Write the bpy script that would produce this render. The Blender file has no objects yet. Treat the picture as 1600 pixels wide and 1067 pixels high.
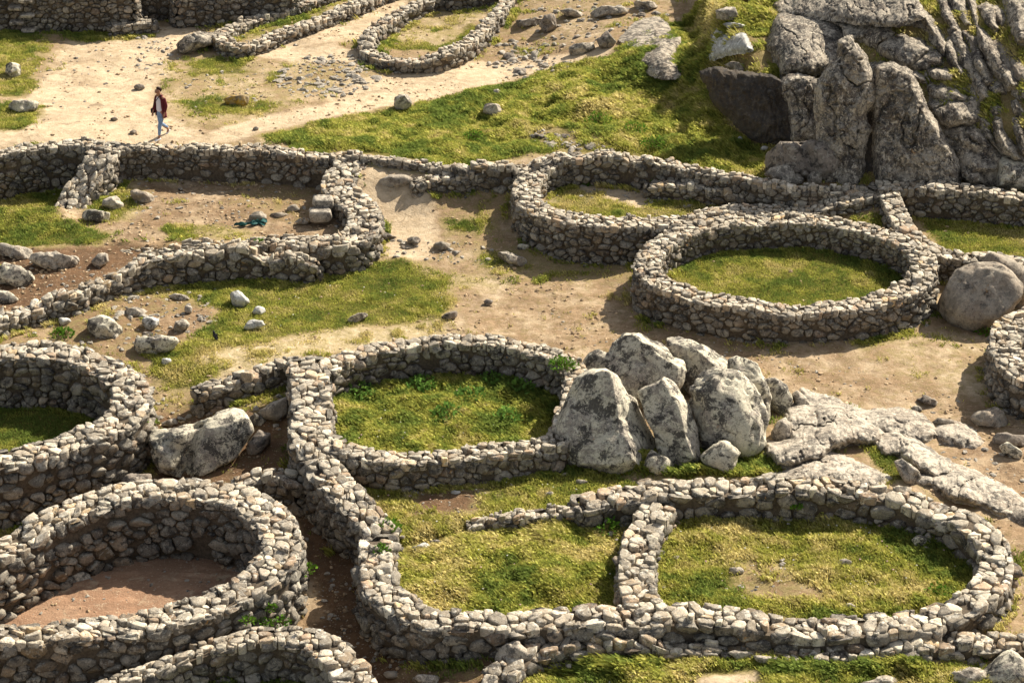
import bpy, math, random
import numpy as np
from mathutils import Vector
random.seed(7); RNG = np.random.default_rng(7)
C = bpy.context.scene.collection
# ------------------------------------------------------------------ camera model
H, PITCH, F = 28.0, math.radians(26.0), 3764.0
CP, SP = math.cos(PITCH), math.sin(PITCH)
CAM = np.array([0.0, 0.0, H])
VR = np.array([1.0, 0, 0]); VU = np.array([0, SP, CP]); VF = np.array([0, CP, -SP])

def ray(px, py):
    d = VF * F + VR * (px - 800) + VU * (533.5 - py)
    return d / np.linalg.norm(d)

def at(px, py, z):
    d = ray(px, py)
    return CAM + d * ((z - H) / d[2])

# ------------------------------------------------------------------ noise
def _hash(ix, iy, iz, seed):
    h = (ix * 374761393 + iy * 668265263 + iz * 1274126177 + seed * 974711) & 0xffffffff
    h = ((h ^ (h >> 13)) * 1274126177) & 0xffffffff
    h = ((h ^ (h >> 16)) * 668265263) & 0xffffffff
    return ((h ^ (h >> 15)) & 0xffff) / 32767.5 - 1.0

def vnoise(p, seed=0):
    i = np.floor(p).astype(np.int64); f = p - i
    f = f * f * (3 - 2 * f)
    x, y, z = i[:, 0], i[:, 1], i[:, 2]
    def h(a, b, c): return _hash(x + a, y + b, z + c, seed)
    fx, fy, fz = f[:, 0], f[:, 1], f[:, 2]
    a = h(0,0,0)*(1-fx)+h(1,0,0)*fx; b = h(0,1,0)*(1-fx)+h(1,1,0)*fx
    c = h(0,0,1)*(1-fx)+h(1,0,1)*fx; d = h(0,1,1)*(1-fx)+h(1,1,1)*fx
    return (a*(1-fy)+b*fy)*(1-fz) + (c*(1-fy)+d*fy)*fz

def fbm(p, seed=0, octs=4, gain=0.5, lac=2.03):
    s = np.zeros(len(p)); a = 1.0
    for o in range(octs):
        s += a * vnoise(p * lac**o + 17.3 * o, seed + o); a *= gain
    return s

def noise2(x, y, f, seed, octs=3):
    return fbm(np.stack([x * f, y * f, np.full_like(x, 0.37)], 1), seed, octs)

# ------------------------------------------------------------------ polygons
def sdist(P, x, y):
    """signed distance (positive inside) of points to polygon P (N,2)"""
    d2 = np.full(len(x), 1e18); inside = np.zeros(len(x), bool)
    n = len(P)
    for k in range(n):
        ax, ay = P[k]; bx, by = P[(k + 1) % n]
        ex, ey = bx - ax, by - ay
        t = np.clip(((x - ax) * ex + (y - ay) * ey) / (ex * ex + ey * ey + 1e-12), 0, 1)
        d2 = np.minimum(d2, (x - ax - t * ex)**2 + (y - ay - t * ey)**2)
        c = (ay > y) != (by > y)
        with np.errstate(divide='ignore', invalid='ignore'):
            xi = ax + (y - ay) * ex / (ey if ey != 0 else 1e-12)
        inside ^= c & (x < xi)
    d = np.sqrt(d2)
    return np.where(inside, d, -d)

def smooth(a, b, x):
    t = np.clip((x - a) / (b - a), 0, 1)
    return t * t * (3 - 2 * t)

def polymask(P, x, y, soft):
    """0..1 mask, evaluated only near the polygon"""
    P = np.asarray(P); m = np.zeros(len(x))
    lo = P.min(0) - soft; hi = P.max(0) + soft
    s = (x > lo[0]) & (x < hi[0]) & (y > lo[1]) & (y < hi[1])
    if s.any(): m[s] = smooth(-soft, soft, sdist(P, x[s], y[s]))
    return m

# ------------------------------------------------------------------ terrain
# floors of enclosures: (outline in the picture, level of that floor, edge softness)
SET = [   # (outline traced along the wall tops: picture point and level there), floor level, edge softness
    ([(-80,242,1.4),(60,229,1.4),(160,227,1.4),(150,256,1.25),(122,294,.75),(106,340,.2),(60,350,0),(-80,350,0)], 0.0, .16),
    ([(170,226,1.42),(240,226,1.38),(330,229,1.4),(430,236,1.35),(520,244,1.3),(545,256,1.25),(534,275,1.1),(528,290,1.05),(545,303,1.0),(562,318,.98),(570,340,.95),(562,362,.92),(535,376,.9),(440,376,.72),(300,382,.5),(190,386,.3),(130,372,.1),(106,340,.2),(122,294,.75),(150,256,1.25)], 0.36, .16),
    ([(1012,420,1.12),(1020,392,1.12),(1062,364,1.12),(1130,347,1.12),(1210,342,1.12),(1290,345,1.12),(1365,360,1.12),(1420,382,1.12),(1444,412,1.12),(1425,446,1.12),(1365,469,1.12),(1290,478,1.12),(1210,478,1.12),(1130,470,1.12),(1060,452,1.12),(1022,436,1.12)], 0.35, .16),
    ([(905,242,1.4),(868,250,1.35),(838,266,1.28),(823,288,1.22),(826,312,1.2),(850,330,1.18),(890,342,1.15),(940,348,1.15),(1000,347,1.15),(1060,338,1.15),(1120,329,1.15),(1180,323,1.2),(1250,319,1.2),(1310,312,1.25),(1362,299,1.3),(1330,291,1.5),(1260,293,1.5),(1200,288,1.5),(1100,265,1.5),(1000,247,1.5),(950,243,1.5)], 0.62, .16),
    ([(1385,290,1.35),(1404,338,1.2),(1420,362,1.1),(1448,382,1.0),(1490,396,.9),(1550,402,.85),(1720,410,.85),(1720,314,1.4),(1600,304,1.4),(1470,292,1.4)], 0.5, .18),
    ([(486,600,.92),(508,574,.92),(545,556,.92),(600,541,.92),(660,533,.92),(730,530,.92),(800,536,.92),(852,549,.92),(888,566,.92),(902,592,.92),(898,622,.92),(888,650,.92),(876,678,.92),(850,690,.92),(740,706,.92),(620,715,.92),(560,708,.92),(500,690,.92)], 0.02, .16),
    ([(502,700,.9),(560,708,.9),(680,714,.9),(850,690,.9),(960,740,.25),(1010,765,.7),(912,780,.66),(830,803,.4),(740,818,.26),(640,845,.2),(596,834,.5),(552,784,.72)], 0.22, .2),
    ([(588,842,.62),(640,845,.2),(740,818,.26),(830,803,.4),(912,780,.66),(1032,786,.62),(1002,836,.63),(994,900,.66),(1020,962,.66),(900,963,.66),(740,970,.68),(670,964,.7),(626,944,.7),(598,914,.7),(588,880,.68)], 0.1, .18),
    ([(1032,786,.62),(1020,764,.72),(1160,757,.76),(1320,761,.78),(1450,786,.74),(1538,836,.7),(1556,868,.68),(1552,902,.66),(1522,936,.62),(1460,962,.6),(1380,976,.6),(1290,979,.6),(1200,972,.62),(1120,958,.66),(1020,962,.66),(994,900,.66),(1002,836,.63)], 0.1, .16),
    ([(-90,560,.85),(0,551,.85),(60,549,.85),(118,554,.85),(168,571,.85),(198,597,.85),(206,626,.85),(190,652,.85),(150,674,.85),(100,691,.85),(40,708,.85),(-90,730,.85)], -0.5, .16),
    ([(-150,880,.82),(30,836,.82),(85,808,.82),(140,786,.82),(200,770,.82),(265,763,.82),(330,768,.82),(390,783,.82),(430,808,.82),(448,840,.82),(442,872,.82),(416,900,.82),(376,922,.82),(320,945,.82),(250,965,.82),(170,980,.82),(90,988,.82),(0,993,.82),(-150,998,.82)], -0.72, .18),
    ([(190,1070,.2),(240,1044,.25),(340,1006,.38),(400,994,.42),(450,994,.42),(500,1006,.42),(535,1032,.4),(556,1064,.38),(566,1110,.35),(560,1180,.3),(200,1180,.2)], -0.45, .2),
]
ADD = [   # the rocky hill stands on a step
    ([(1112,110),(1140,150),(1180,188),(1230,205),(1300,232),(1370,240),(1490,250),(1600,268),(1760,280),(1900,250),(1900,-160),(1060,-160),(1095,60)], 1.5, 1.3, .3),
]
CTRL = [  # picture point and final ground level there
    (-250,1200,-.9),(-100,1060,-.7),(300,1130,-.8),(560,1130,-.7),(820,1140,-.2),(1100,1140,0),(1400,1140,0),(1750,1140,0),
    (520,960,-.55),(560,1030,-.6),(530,870,-.5),(490,800,-.45),(420,720,-.25),(250,760,-.6),(0,830,-.75),(-200,800,-.7),(330,690,-.35),(250,640,-.3),
    (700,1015,-.02),(800,1000,.08),(1000,985,.12),(1200,992,.16),(1400,995,.16),(1590,950,0),(1600,850,0),(1700,900,0),
    (1100,735,.3),(1250,720,.25),(1400,730,.2),(1550,760,.1),(1560,660,0),(1450,620,0),(1300,580,.1),(1200,560,.2),(1050,530,.18),(1000,600,0.1),(900,520,.05),(1120,545,.2),(1300,548,.22),(1400,525,.2),
    (1500,560,.08),(1480,450,.12),(1650,450,.1),(1650,600,0),(980,450,.1),(950,400,.05),(860,410,.05),(800,350,.35),(750,450,.0),(700,350,.35),(620,330,.45),(600,395,.1),
    (590,272,1.14),(640,270,1.12),(700,270,1.1),(660,284,.98),(760,275,.95),(820,256,1.12),(720,300,.62),(600,470,0),(450,480,0),(300,500,0),(180,500,.1),(280,560,0),(400,550,.02),(560,520,.02),
    (330,430,0),(100,430,.35),(20,440,.4),(0,395,.3),(150,390,.3),(400,400,.1),(60,520,.2),(-150,480,.4),(-150,380,.2),(380,640,-.05),(300,620,-.2),
    (-150,225,1.25),(0,222,1.25),(100,217,1.25),(255,215,1.2),(330,218,1.2),(430,225,1.2),(520,233,1.2),(620,238,1.15),(720,245,1.1),(800,240,1.1),(870,230,1.15),
    (100,150,1.2),(0,100,1.3),(300,150,1.2),(300,60,1.25),(500,150,1.2),(500,60,1.3),(700,110,1.2),(700,20,1.3),(850,90,1.25),(850,10,1.6),(-200,100,1.3),(100,40,1.25),(100,-80,1.3),(500,-80,1.4),
    (640,190,1.15),(760,180,1.15),(900,160,1.35),(1000,100,1.9),(960,40,1.8),(1060,60,2.1),(1080,130,1.7),(940,210,1.3),(1040,180,1.4),(1030,235,1.2),(1150,245,1.2),(1130,200,1.35),(1250,285,1.2),(1340,290,1.2),
    (1120,90,2.5),(1130,20,2.9),(1200,110,2.9),(1220,60,3.3),(1220,0,3.7),(1150,-80,3.5),(1300,110,3.0),(1300,30,3.9),(1400,130,3.4),(1400,60,4.2),(1400,0,4.9),(1500,160,3.1),(1500,80,4.2),(1500,0,5.1),
    (1600,200,2.7),(1600,100,4.1),(1600,0,5.3),(1750,100,4.2),(1750,0,5.6),(1450,300,1.1),(1600,305,1.1),(1750,310,1.1),(1400,-90,5.8),(1650,-90,6.2),
    (1500,300,1.0),(850,-90,1.8),(1000,-90,2.6),
]
SETP = [(np.array([at(*q)[:2] for q in p]), z, s) for p, z, s in SET]
ADDP = [(np.array([at(u, v, z)[:2] for u, v in p]), dz, s) for p, z, dz, s in ADD]

def addz(x, y):
    z = np.zeros(len(x))
    for P, dz, s in ADDP: z += dz * polymask(P, x, y, s) * smooth(3.4, 7.6, x)
    return z
_c = np.array([at(u, v, z) for u, v, z in CTRL])
_cx, _cy = _c[:, 0], _c[:, 1]
_cz = _c[:, 2] - addz(_cx, _cy)
def _k(r2): return 0.5 * r2 * np.log(r2 + 1e-9)
_n = len(_c)
_A = np.zeros((_n + 3, _n + 3))
_A[:_n, :_n] = _k((_cx[:, None] - _cx)**2 + (_cy[:, None] - _cy)**2) + np.eye(_n) * 0.15
_A[:_n, _n] = 1; _A[:_n, _n+1] = _cx; _A[:_n, _n+2] = _cy
_A[_n:, :_n] = _A[:_n, _n:].T
_w = np.linalg.solve(_A, np.concatenate([_cz, np.zeros(3)]))

def terrain(x, y, detail=True):
    x = np.atleast_1d(np.asarray(x, float)); y = np.atleast_1d(np.asarray(y, float))
    xc = np.clip(x, -26, 27); yc = np.clip(y, 36, 96)
    z = np.empty(len(x))
    for a in range(0, len(x), 40000):
        s = slice(a, a + 40000)
        r2 = (xc[s, None] - _cx)**2 + (yc[s, None] - _cy)**2
        z[s] = _k(r2) @ _w[:_n] + _w[_n] + _w[_n+1] * xc[s] + _w[_n+2] * yc[s]
    z = np.clip(z, -1.2, 6.5) + addz(x, y)
    out = np.maximum(np.abs(x) - 26, 0) + np.maximum(36 - y, 0) * 1.0
    z = z - np.minimum(out * 0.12, 14) 
    if detail:
        z = z + 0.05 * noise2(x, y, .55, 3, 3) + 0.014 * noise2(x, y, 3.2, 9, 2)
    for P, lev, s in SETP:
        m = polymask(P, x, y, s)
        if m.any():
            z = z * (1 - m) + (lev + (0.03 * noise2(x, y, .8, 21, 3) if detail else 0)) * m
    return z

_t = np.concatenate([np.arange(46, 130, .2)])
def ground(px, py):
    """where the picture ray meets the ground"""
    d = ray(px, py); p = CAM + d * _t[:, None]
    dz = p[:, 2] - terrain(p[:, 0], p[:, 1])
    k = int(np.argmax(dz < 0))
    if not (dz < 0).any(): return at(px, py, 1.0)
    if k == 0: return p[0]
    a = dz[k-1] / (dz[k-1] - dz[k])
    return p[k-1] + (p[k] - p[k-1]) * a

# ------------------------------------------------------------------ object helpers
def tag(o, label=None, cat=None, group=None, kind=None):
    if label: o['label'] = label
    if cat: o['category'] = cat
    if group: o['group'] = group
    if kind: o['kind'] = kind
    return o

def mesh(name, V, faces, mat, parent=None, col=None, smooth_=True, origin=None):
    """faces: list of int arrays (n,3) or (n,4)"""
    me = bpy.data.meshes.new(name)
    V = np.asarray(V, np.float64)
    if origin is not None: V = V - np.asarray(origin)
    faces = [np.asarray(f) for f in faces if len(f)]
    me.vertices.add(len(V)); me.vertices.foreach_set('co', V.astype(np.float32).ravel())
    nl = sum(f.size for f in faces); npoly = sum(len(f) for f in faces)
    me.loops.add(nl); me.loops.foreach_set('vertex_index', np.concatenate([f.ravel() for f in faces]).astype(np.int32))
    me.polygons.add(npoly)
    tot = np.concatenate([np.full(len(f), f.shape[1]) for f in faces]).astype(np.int32)
    st = np.concatenate([[0], np.cumsum(tot)[:-1]]).astype(np.int32)
    me.polygons.foreach_set('loop_start', st); me.polygons.foreach_set('loop_total', tot)
    me.polygons.foreach_set('use_smooth', np.full(npoly, bool(smooth_)))
    me.update(calc_edges=True)
    if col is not None:
        a = me.color_attributes.new('tint', 'FLOAT_COLOR', 'POINT')
        c4 = np.ones((len(V), 4), np.float32); c4[:, :col.shape[1]] = col
        a.data.foreach_set('color', c4.ravel())
    if mat: me.materials.append(mat)
    o = bpy.data.objects.new(name, me); C.objects.link(o)
    if parent is not None: o.parent = parent
    elif origin is not None: o.location = origin
    return o

def empty(name, loc):
    o = bpy.data.objects.new(name, None); C.objects.link(o); o.location = loc
    o.empty_display_size = .2
    return o

# ------------------------------------------------------------------ materials
def mat_new(name):
    m = bpy.data.materials.new(name); m.use_nodes = True
    nt = m.node_tree; nt.nodes.clear()
    out = nt.nodes.new('ShaderNodeOutputMaterial'); b = nt.nodes.new('ShaderNodeBsdfPrincipled')
    nt.links.new(b.outputs[0], out.inputs[0]); b.inputs['Roughness'].default_value = .9
    b.inputs['Specular IOR Level'].default_value = .15
    return m, nt, b

class N:
    def __init__(s, nt): s.nt = nt
    def lk(s, a, b): s.nt.links.new(a, b)
    def setin(s, i, v):
        if isinstance(v, bpy.types.NodeSocket): s.lk(v, i)
        else: i.default_value = v
    def coord(s, scale=None):
        tc = s.nt.nodes.new('ShaderNodeNewGeometry').outputs['Position']
        if scale is None: return tc
        mp = s.nt.nodes.new('ShaderNodeMapping'); mp.inputs['Scale'].default_value = scale
        s.lk(tc, mp.inputs[0]); return mp.outputs[0]
    def noise(s, scale, detail=4, rough=.6, vec=None, dist=0):
        n = s.nt.nodes.new('ShaderNodeTexNoise'); n.inputs['Scale'].default_value = scale
        n.inputs['Detail'].default_value = detail; n.inputs['Roughness'].default_value = rough
        n.inputs['Distortion'].default_value = dist
        s.lk(vec if vec is not None else s.coord(), n.inputs['Vector']); return n.outputs['Fac']
    def vor(s, scale, feature='F1', vec=None):
        n = s.nt.nodes.new('ShaderNodeTexVoronoi'); n.feature = feature; n.inputs['Scale'].default_value = scale
        s.lk(vec if vec is not None else s.coord(), n.inputs['Vector']); return n.outputs[0]
    def ramp(s, v, a, b, lo=0., hi=1.):
        n = s.nt.nodes.new('ShaderNodeMapRange'); n.interpolation_type = 'SMOOTHSTEP'
        for k, x in zip((1, 2, 3, 4), (a, b, lo, hi)): n.inputs[k].default_value = x
        s.setin(n.inputs[0], v); return n.outputs[0]
    def mix(s, f, a, b, mode='MIX'):
        n = s.nt.nodes.new('ShaderNodeMix'); n.data_type = 'RGBA'; n.blend_type = mode
        s.setin(n.inputs[0], f)
        for i, v in ((6, a), (7, b)): s.setin(n.inputs[i], v if not isinstance(v, tuple) else (*v, 1))
        return n.outputs[2]
    def math(s, op, a, b=0.):
        n = s.nt.nodes.new('ShaderNodeMath'); n.operation = op
        s.setin(n.inputs[0], a); s.setin(n.inputs[1], b); return n.outputs[0]
    def attr(s, name='tint'):
        n = s.nt.nodes.new('ShaderNodeAttribute'); n.attribute_name = name; return n
    def bump(s, h, strength, dist, bsdf):
        n = s.nt.nodes.new('ShaderNodeBump'); n.inputs['Strength'].default_value = strength
        n.inputs['Distance'].default_value = dist; s.lk(h, n.inputs['Height'])
        s.lk(n.outputs[0], bsdf.inputs['Normal'])

def make_stone(name, sks=1.0, blot=0.0, speck=0.0, dark=0.0, lichen=1.0, orange=1.0, streak=False, tint=True, base=(.40,.36,.30), pale=(.60,.56,.47), black=(.055,.05,.045)):
    m, nt, b = mat_new(name); n = N(nt)
    col = n.attr().outputs['Color'] if tint else None
    big = n.noise(1.7, 3, .6); mid = n.noise(7, 5, .65); fine = n.noise(34, 4, .7)
    c = n.mix(n.ramp(mid, .3, .7), base, tuple(x * .68 for x in base))
    if col is not None: c = n.mix(1.0, c, col, 'MULTIPLY')
    c = n.mix(n.ramp(fine, .35, .75, 0, .55), c, tuple(x * .45 for x in base))
    # pale crusty lichen
    pl = n.noise(5.5, 6, .72, dist=.6)
    c = n.mix(n.math('MULTIPLY', n.ramp(pl, .53, .6), .75 * lichen), c, pale)
    # black lichen and weathering
    vec = n.coord((2.2, 2.2, .35)) if streak else None
    bl = n.noise(3.2, 7, .74, vec=vec, dist=.3)
    c = n.mix(n.math('MULTIPLY', n.ramp(bl, .54 - dark * .14, .62 - dark * .1), .88), c, black)
    sp = n.noise(11, 3, .8)
    c = n.mix(n.ramp(sp, .60, .66, 0, .8), c, black)
    og = n.noise(2.6, 5, .7, dist=.4)
    c = n.mix(n.math('MULTIPLY', n.ramp(og, .66, .70), .7 * orange), c, (.42, .20, .035))
    if blot:
        b1 = n.noise(1.5, 9, .74, dist=.5); b2 = n.noise(2.3, 9, .76, dist=.4)
        c = n.mix(n.math('MULTIPLY', n.ramp(b1, .45, .52), blot), c, n.mix(n.ramp(fine, .35, .65), pale, tuple(x*.7 for x in pale)))
        c = n.mix(n.math('MULTIPLY', n.ramp(b2, .51, .55), blot), c, black)
    if speck:
        s1 = n.noise(9.0*sks, 6, .82, dist=.8); s2 = n.noise(14.0*sks, 5, .8, dist=.5)
        c = n.mix(n.math('MULTIPLY', n.ramp(s1, .52, .57), speck), c, black)
        c = n.mix(n.math('MULTIPLY', n.ramp(s2, .55, .60), speck), c, pale)
    n.lk(c, b.inputs['Base Color'])
    hh = n.math('ADD', n.math('MULTIPLY', mid, 1.0), n.math('MULTIPLY', fine, .45))
    n.bump(hh, .9, .035, b)
    return m

# ------------------------------------------------------------------ dry stone walls
NA = 12
def cells(S, M, rmax, K=14, W=None):
    """radius of the Voronoi cell of each of the first M sites in NA directions"""
    r = np.empty((M, NA)); th = np.linspace(0, 2*np.pi, NA, endpoint=False)
    for a in range(0, M, 800):
        P = S[a:min(a+800, M)]
        dx = S[None, :, 0] - P[:, None, 0]; dy = S[None, :, 1] - P[:, None, 1]
        d2 = dx*dx + dy*dy; d2[d2 < 1e-10] = 1e9
        k = min(K, d2.shape[1]-1)
        idx = np.argpartition(d2, k-1, axis=1)[:, :k]
        d = np.sqrt(np.take_along_axis(d2, idx, 1))
        ph = np.arctan2(np.take_along_axis(dy, idx, 1), np.take_along_axis(dx, idx, 1))
        c = np.cos(th[None, :, None] - ph[:, None, :])
        hd = d*.5
        if W is not None: hd = np.clip((d*d+W[a:a+len(P), None]-W[idx])/(2*d), .22*d, .78*d)
        q = np.where(c > .04, hd[:, None, :] / np.maximum(c, .04), 1e9)
        r[a:a+len(P)] = np.minimum(q.min(2), rmax)
    return r, th

_q = []
for _r in range(3):
    for _k2 in range(NA): _q.append((_r*NA+_k2, _r*NA+(_k2+1) % NA, (_r+1)*NA+(_k2+1) % NA, (_r+1)*NA+_k2))
SQ = np.array(_q); ST = np.array([(3*NA+k, 3*NA+(k+1) % NA, 4*NA) for k in range(NA)]); SV = 4*NA+1

def pillow(r, th, gap, bulge, back, rng, tilt=.22, prof=((.96, None), (1.0, .2), (.9, .84), (.5, 1.0))):
    """(M,SV) arrays u,v,d of rounded stones filling their cells"""
    M = len(r)
    rr = np.maximum(r * (1 - gap) - .006, .02)
    rr = np.minimum(rr, 1.7*np.median(rr, 1)[:, None]) * rng.normal(1, .045, rr.shape)
    U = np.zeros((M, SV)); V = np.zeros((M, SV)); D = np.zeros((M, SV))
    b = bulge * rng.uniform(.55, 1.35, M) 
    tx, ty = rng.normal(0, tilt, (2, M))
    for k, (s, d) in enumerate(prof):
        sc = s * rng.normal(1, .03, (M, NA)) if k else np.full((M, NA), s)
        u = rr * sc * np.cos(th); v = rr * sc * np.sin(th)
        sl = slice(k*NA, (k+1)*NA)
        U[:, sl] = u; V[:, sl] = v
        D[:, sl] = -back if d is None else b[:, None] * d + b[:, None] * rng.normal(0, .16, (M, NA)) * (k > 1) + (tx[:, None]*u + ty[:, None]*v) * (k > 0)
    D[:, -1] = b * 1.04
    return U, V, D

PAL = np.array([(1, .96, .9), (.86, .8, .72), (1.12, 1.08, 1.0), (.72, .68, .63), (.95, .80, .64), (.84, .66, .52), (1.22, 1.2, 1.12), (.58, .55, .52), (.98, .78, .52)])
PALW = np.array([.24, .19, .14, .12, .1, .06, .08, .05, .02])
def tints(M, rng, lift=1.0):
    t = PAL[rng.choice(len(PAL), M, p=PALW/PALW.sum())] * rng.lognormal(0, .24, (M, 1)) * lift
    return np.clip(t, .2, 1.9)

def resample(P, closed, step=.1):
    """Catmull-Rom through rows of P (x,y,h) -> dense rows and arc length"""
    n = len(P); out = []
    rng_ = range(n if closed else n-1)
    for i in rng_:
        if closed: p0, p1, p2, p3 = P[(i-1) % n], P[i], P[(i+1) % n], P[(i+2) % n]
        else: p0, p1, p2, p3 = P[max(i-1, 0)], P[i], P[i+1], P[min(i+2, n-1)]
        m = max(2, int(np.linalg.norm((p2-p1)[:2]) / step))
        t = np.linspace(0, 1, m, endpoint=False)[:, None]
        out.append(.5*((2*p1)+(-p0+p2)*t+(2*p0-5*p1+4*p2-p3)*t*t+(-p0+3*p1-3*p2+p3)*t**3))
    out.append((P[0] if closed else P[-1])[None])
    Q = np.concatenate(out); s = np.concatenate([[0], np.cumsum(np.linalg.norm(np.diff(Q[:, :2], axis=0), axis=1))])
    return Q, s

def normals(Q, closed):
    if closed:
        T = np.roll(Q[:-1, :2], -2, 0) - np.roll(Q[:-1, :2], 2, 0); T = np.concatenate([T, T[:1]])
    else: T = np.gradient(Q[:, :2], axis=0)
    T = T / (np.linalg.norm(T, axis=1)[:, None] + 1e-9)
    return np.stack([T[:, 1], -T[:, 0]], 1)

WALLS = {}
def wall(label, pts, top, w=.8, closed=False, size=.3, name='stone_wall', group=None, lift=1.0, ragged=1.0, coursed=1.55, wscale=None, cat='wall'):
    rng = np.random.default_rng(sum(map(ord, label))); size *= .68
    P = []
    for p in pts:
        z = p[2] if len(p) > 2 else top
        q = at(p[0], p[1], z); P.append((q[0], q[1], z))
    P = np.array(P); Q, s = resample(P, closed); L = s[-1]
    nrm = normals(Q, closed)
    hn = .06 * ragged * fbm(np.stack([s*1.1, np.zeros_like(s), np.full_like(s, P[0, 0])], 1), 5, 3)
    if closed: hn *= smooth(0, 1, np.minimum(s, L-s))
    hs = Q[:, 2] + hn - .16*smooth(.35, .75, vnoise(np.stack([s*.55, np.full_like(s, 3.3), np.full_like(s, P[0, 1])], 1), 11))*(np.minimum(s, L-s) > 1.2)
    ws = np.full(len(s), w) if wscale is None else w*np.interp(np.linspace(0, 1, len(s)), np.linspace(0, 1, len(wscale)), wscale)
    tz = terrain(Q[:, 0], Q[:, 1])
    org = np.array([Q[:, 0].mean(), Q[:, 1].mean(), float(tz.min())])
    if not closed: org = np.array([*Q[len(Q)//2, :2], float(tz.min())])
    root = tag(empty(name, org), label, cat, group)
    # loops to face with stones
    if closed:
        loops = [(Q[:, :2] + nrm*(ws/2-.05)[:, None], nrm, hs), (Q[:, :2] - nrm*(ws/2-.05)[:, None], -nrm, hs)]
    else:
        def endcap(i, sgn):
            t = np.array([nrm[i, 1]*-1, nrm[i, 0]]) * sgn     # outward tangent
            a = np.linspace(-np.pi/2, np.pi/2, 9)[1:-1]
            n_ = nrm[i] * sgn
            d = np.cos(a)[:, None]*t - np.sin(a)[:, None]*n_*(1)
            e = np.sign(np.cos(a))[:, None]*np.abs(np.cos(a))[:, None]**.45*t*.5 - np.sin(a)[:, None]*n_
            return Q[i, :2] + e*ws[i]/2, d, np.full(len(a), hs[i])
        A = (Q[:, :2]+nrm*(ws/2-.05)[:, None], nrm, hs)
        e1 = endcap(-1, 1); B = (Q[::-1, :2]-nrm[::-1]*(ws[::-1]/2-.05)[:, None], -nrm[::-1], hs[::-1]); e0 = endcap(0, -1)
        # tangent of motion is (-n.y, n.x); the end cap runs from +n round to -n
        loops = [tuple(np.concatenate([a, b, c, d]) for a, b, c, d in zip(A, e1, B, e0))]
        loops = [(np.concatenate([X, X[:1]]), np.concatenate([Y, Y[:1]]), np.concatenate([Z, Z[:1]])) for X, Y, Z in loops]
    Vs, Ts = [], []; csize = size; size *= 1.08
    for X, Nn, hh in loops:
        ls = np.concatenate([[0], np.cumsum(np.linalg.norm(np.diff(X, axis=0), axis=1))]); LL = ls[-1]
        k3 = np.exp(-np.linspace(-2, 2, 9)**2); k3 /= k3.sum()
        Np = np.concatenate([Nn[-5:-1], Nn, Nn[1:5]])
        Nn = np.stack([np.convolve(Np[:, i], k3, 'valid') for i in (0, 1)], 1)
        Nn /= np.linalg.norm(Nn, axis=1)[:, None]
        tb = terrain(X[:, 0]+Nn[:, 0]*.1, X[:, 1]+Nn[:, 1]*.1)
        zlo, zhi = tb.min()-.1, hh.max()
        rows = []; z = zlo; rh0 = size*.66
        while z < zhi:
            rh = rh0*rng.choice([.55, .75, 1., 1.25, 1.65], p=[.16, .26, .28, .2, .1]); nx = max(4, int(LL/(size*.55+rh*.95)))
            xs = (np.arange(nx)+rng.uniform(0, 1)+rng.uniform(-.36, .36, nx))*LL/nx % LL
            keep = rng.random(nx) > .16
            rows.append(np.stack([xs, z+rh/2+rng.normal(0, .22*rh, nx)], 1)[keep]); z += rh
        S = np.concatenate(rows)
        fl = np.interp(S[:, 0], ls, tb); ft = np.interp(S[:, 0], ls, hh)
        S = S[(S[:, 1] > fl-.25) & (S[:, 1] < ft-.02)]
        if len(S) < 4: continue
        M = len(S); S2 = S*np.array([1, coursed])
        wl = S2[S2[:, 0] > LL-1.5]-[LL, 0]; wr = S2[S2[:, 0] < 1.5]+[LL, 0]
        wt = size**2*rng.choice([-.25, 0, .25, .7], M, p=[.3, .3, .25, .15]); r, th = cells(np.concatenate([S2, wl, wr]), M, size*1.0, W=np.concatenate([wt, wt[S2[:, 0] > LL-1.5], wt[S2[:, 0] < 1.5]]))
        U, Vv, D = pillow(r, th, .075, .055*size/.22, .06, rng)
        ss = (S[:, :1]+U) % LL; zz = S[:, 1:]+Vv/coursed
        zz = np.minimum(zz, np.interp(ss, ls, hh)-.03)
        px = np.interp(ss, ls, X[:, 0]); py = np.interp(ss, ls, X[:, 1])
        nx_ = np.interp(ss, ls, Nn[:, 0]); ny_ = np.interp(ss, ls, Nn[:, 1])
        D = D + rng.normal(0, .018, (M, 1)) + .045*np.clip(np.interp(ss, ls, hh)-zz, 0, 3)
        Vs.append(np.stack([px+nx_*D, py+ny_*D, zz], 2)); Ts.append(tints(M, rng, .74*lift))  # side stones tinted darker than the caps: weathering plus painted-in shade
    def emit(nm, Vs, Ts, mt):
        V = np.concatenate(Vs); T = np.concatenate(Ts); M = len(V); off = (np.arange(M)*SV)[:, None, None]
        return mesh(nm, V.reshape(-1, 3), [(SQ[None]+off).reshape(-1, 4), (ST[None]+off).reshape(-1, 3)], mt, root, np.repeat(T, SV, 0), True, org)
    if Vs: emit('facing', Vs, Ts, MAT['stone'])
    # cap
    size = csize*.74
    nr = max(2, int(round(w/(size*.92)))); ns = max(3, int(L/(size*1.0)))
    gs = (np.arange(ns)[:, None]+rng.uniform(-.6, .6, (ns, nr))+.5*(np.arange(nr) % 2))*L/ns
    gt = ((np.arange(nr)[None]+.5)/nr-.5+rng.uniform(-.46, .46, (ns, nr))/nr)
    keep = rng.random((ns, nr)) > .27
    S = np.stack([gs[keep], gt[keep]*w], 1)
    if closed: S[:, 0] %= L
    else: S = S[(S[:, 0] > .04) & (S[:, 0] < L-.04)]
    M = len(S); gh = [S*[1, -1]+[0, w*1.02], S*[1, -1]-[0, w*1.02]]
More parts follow.
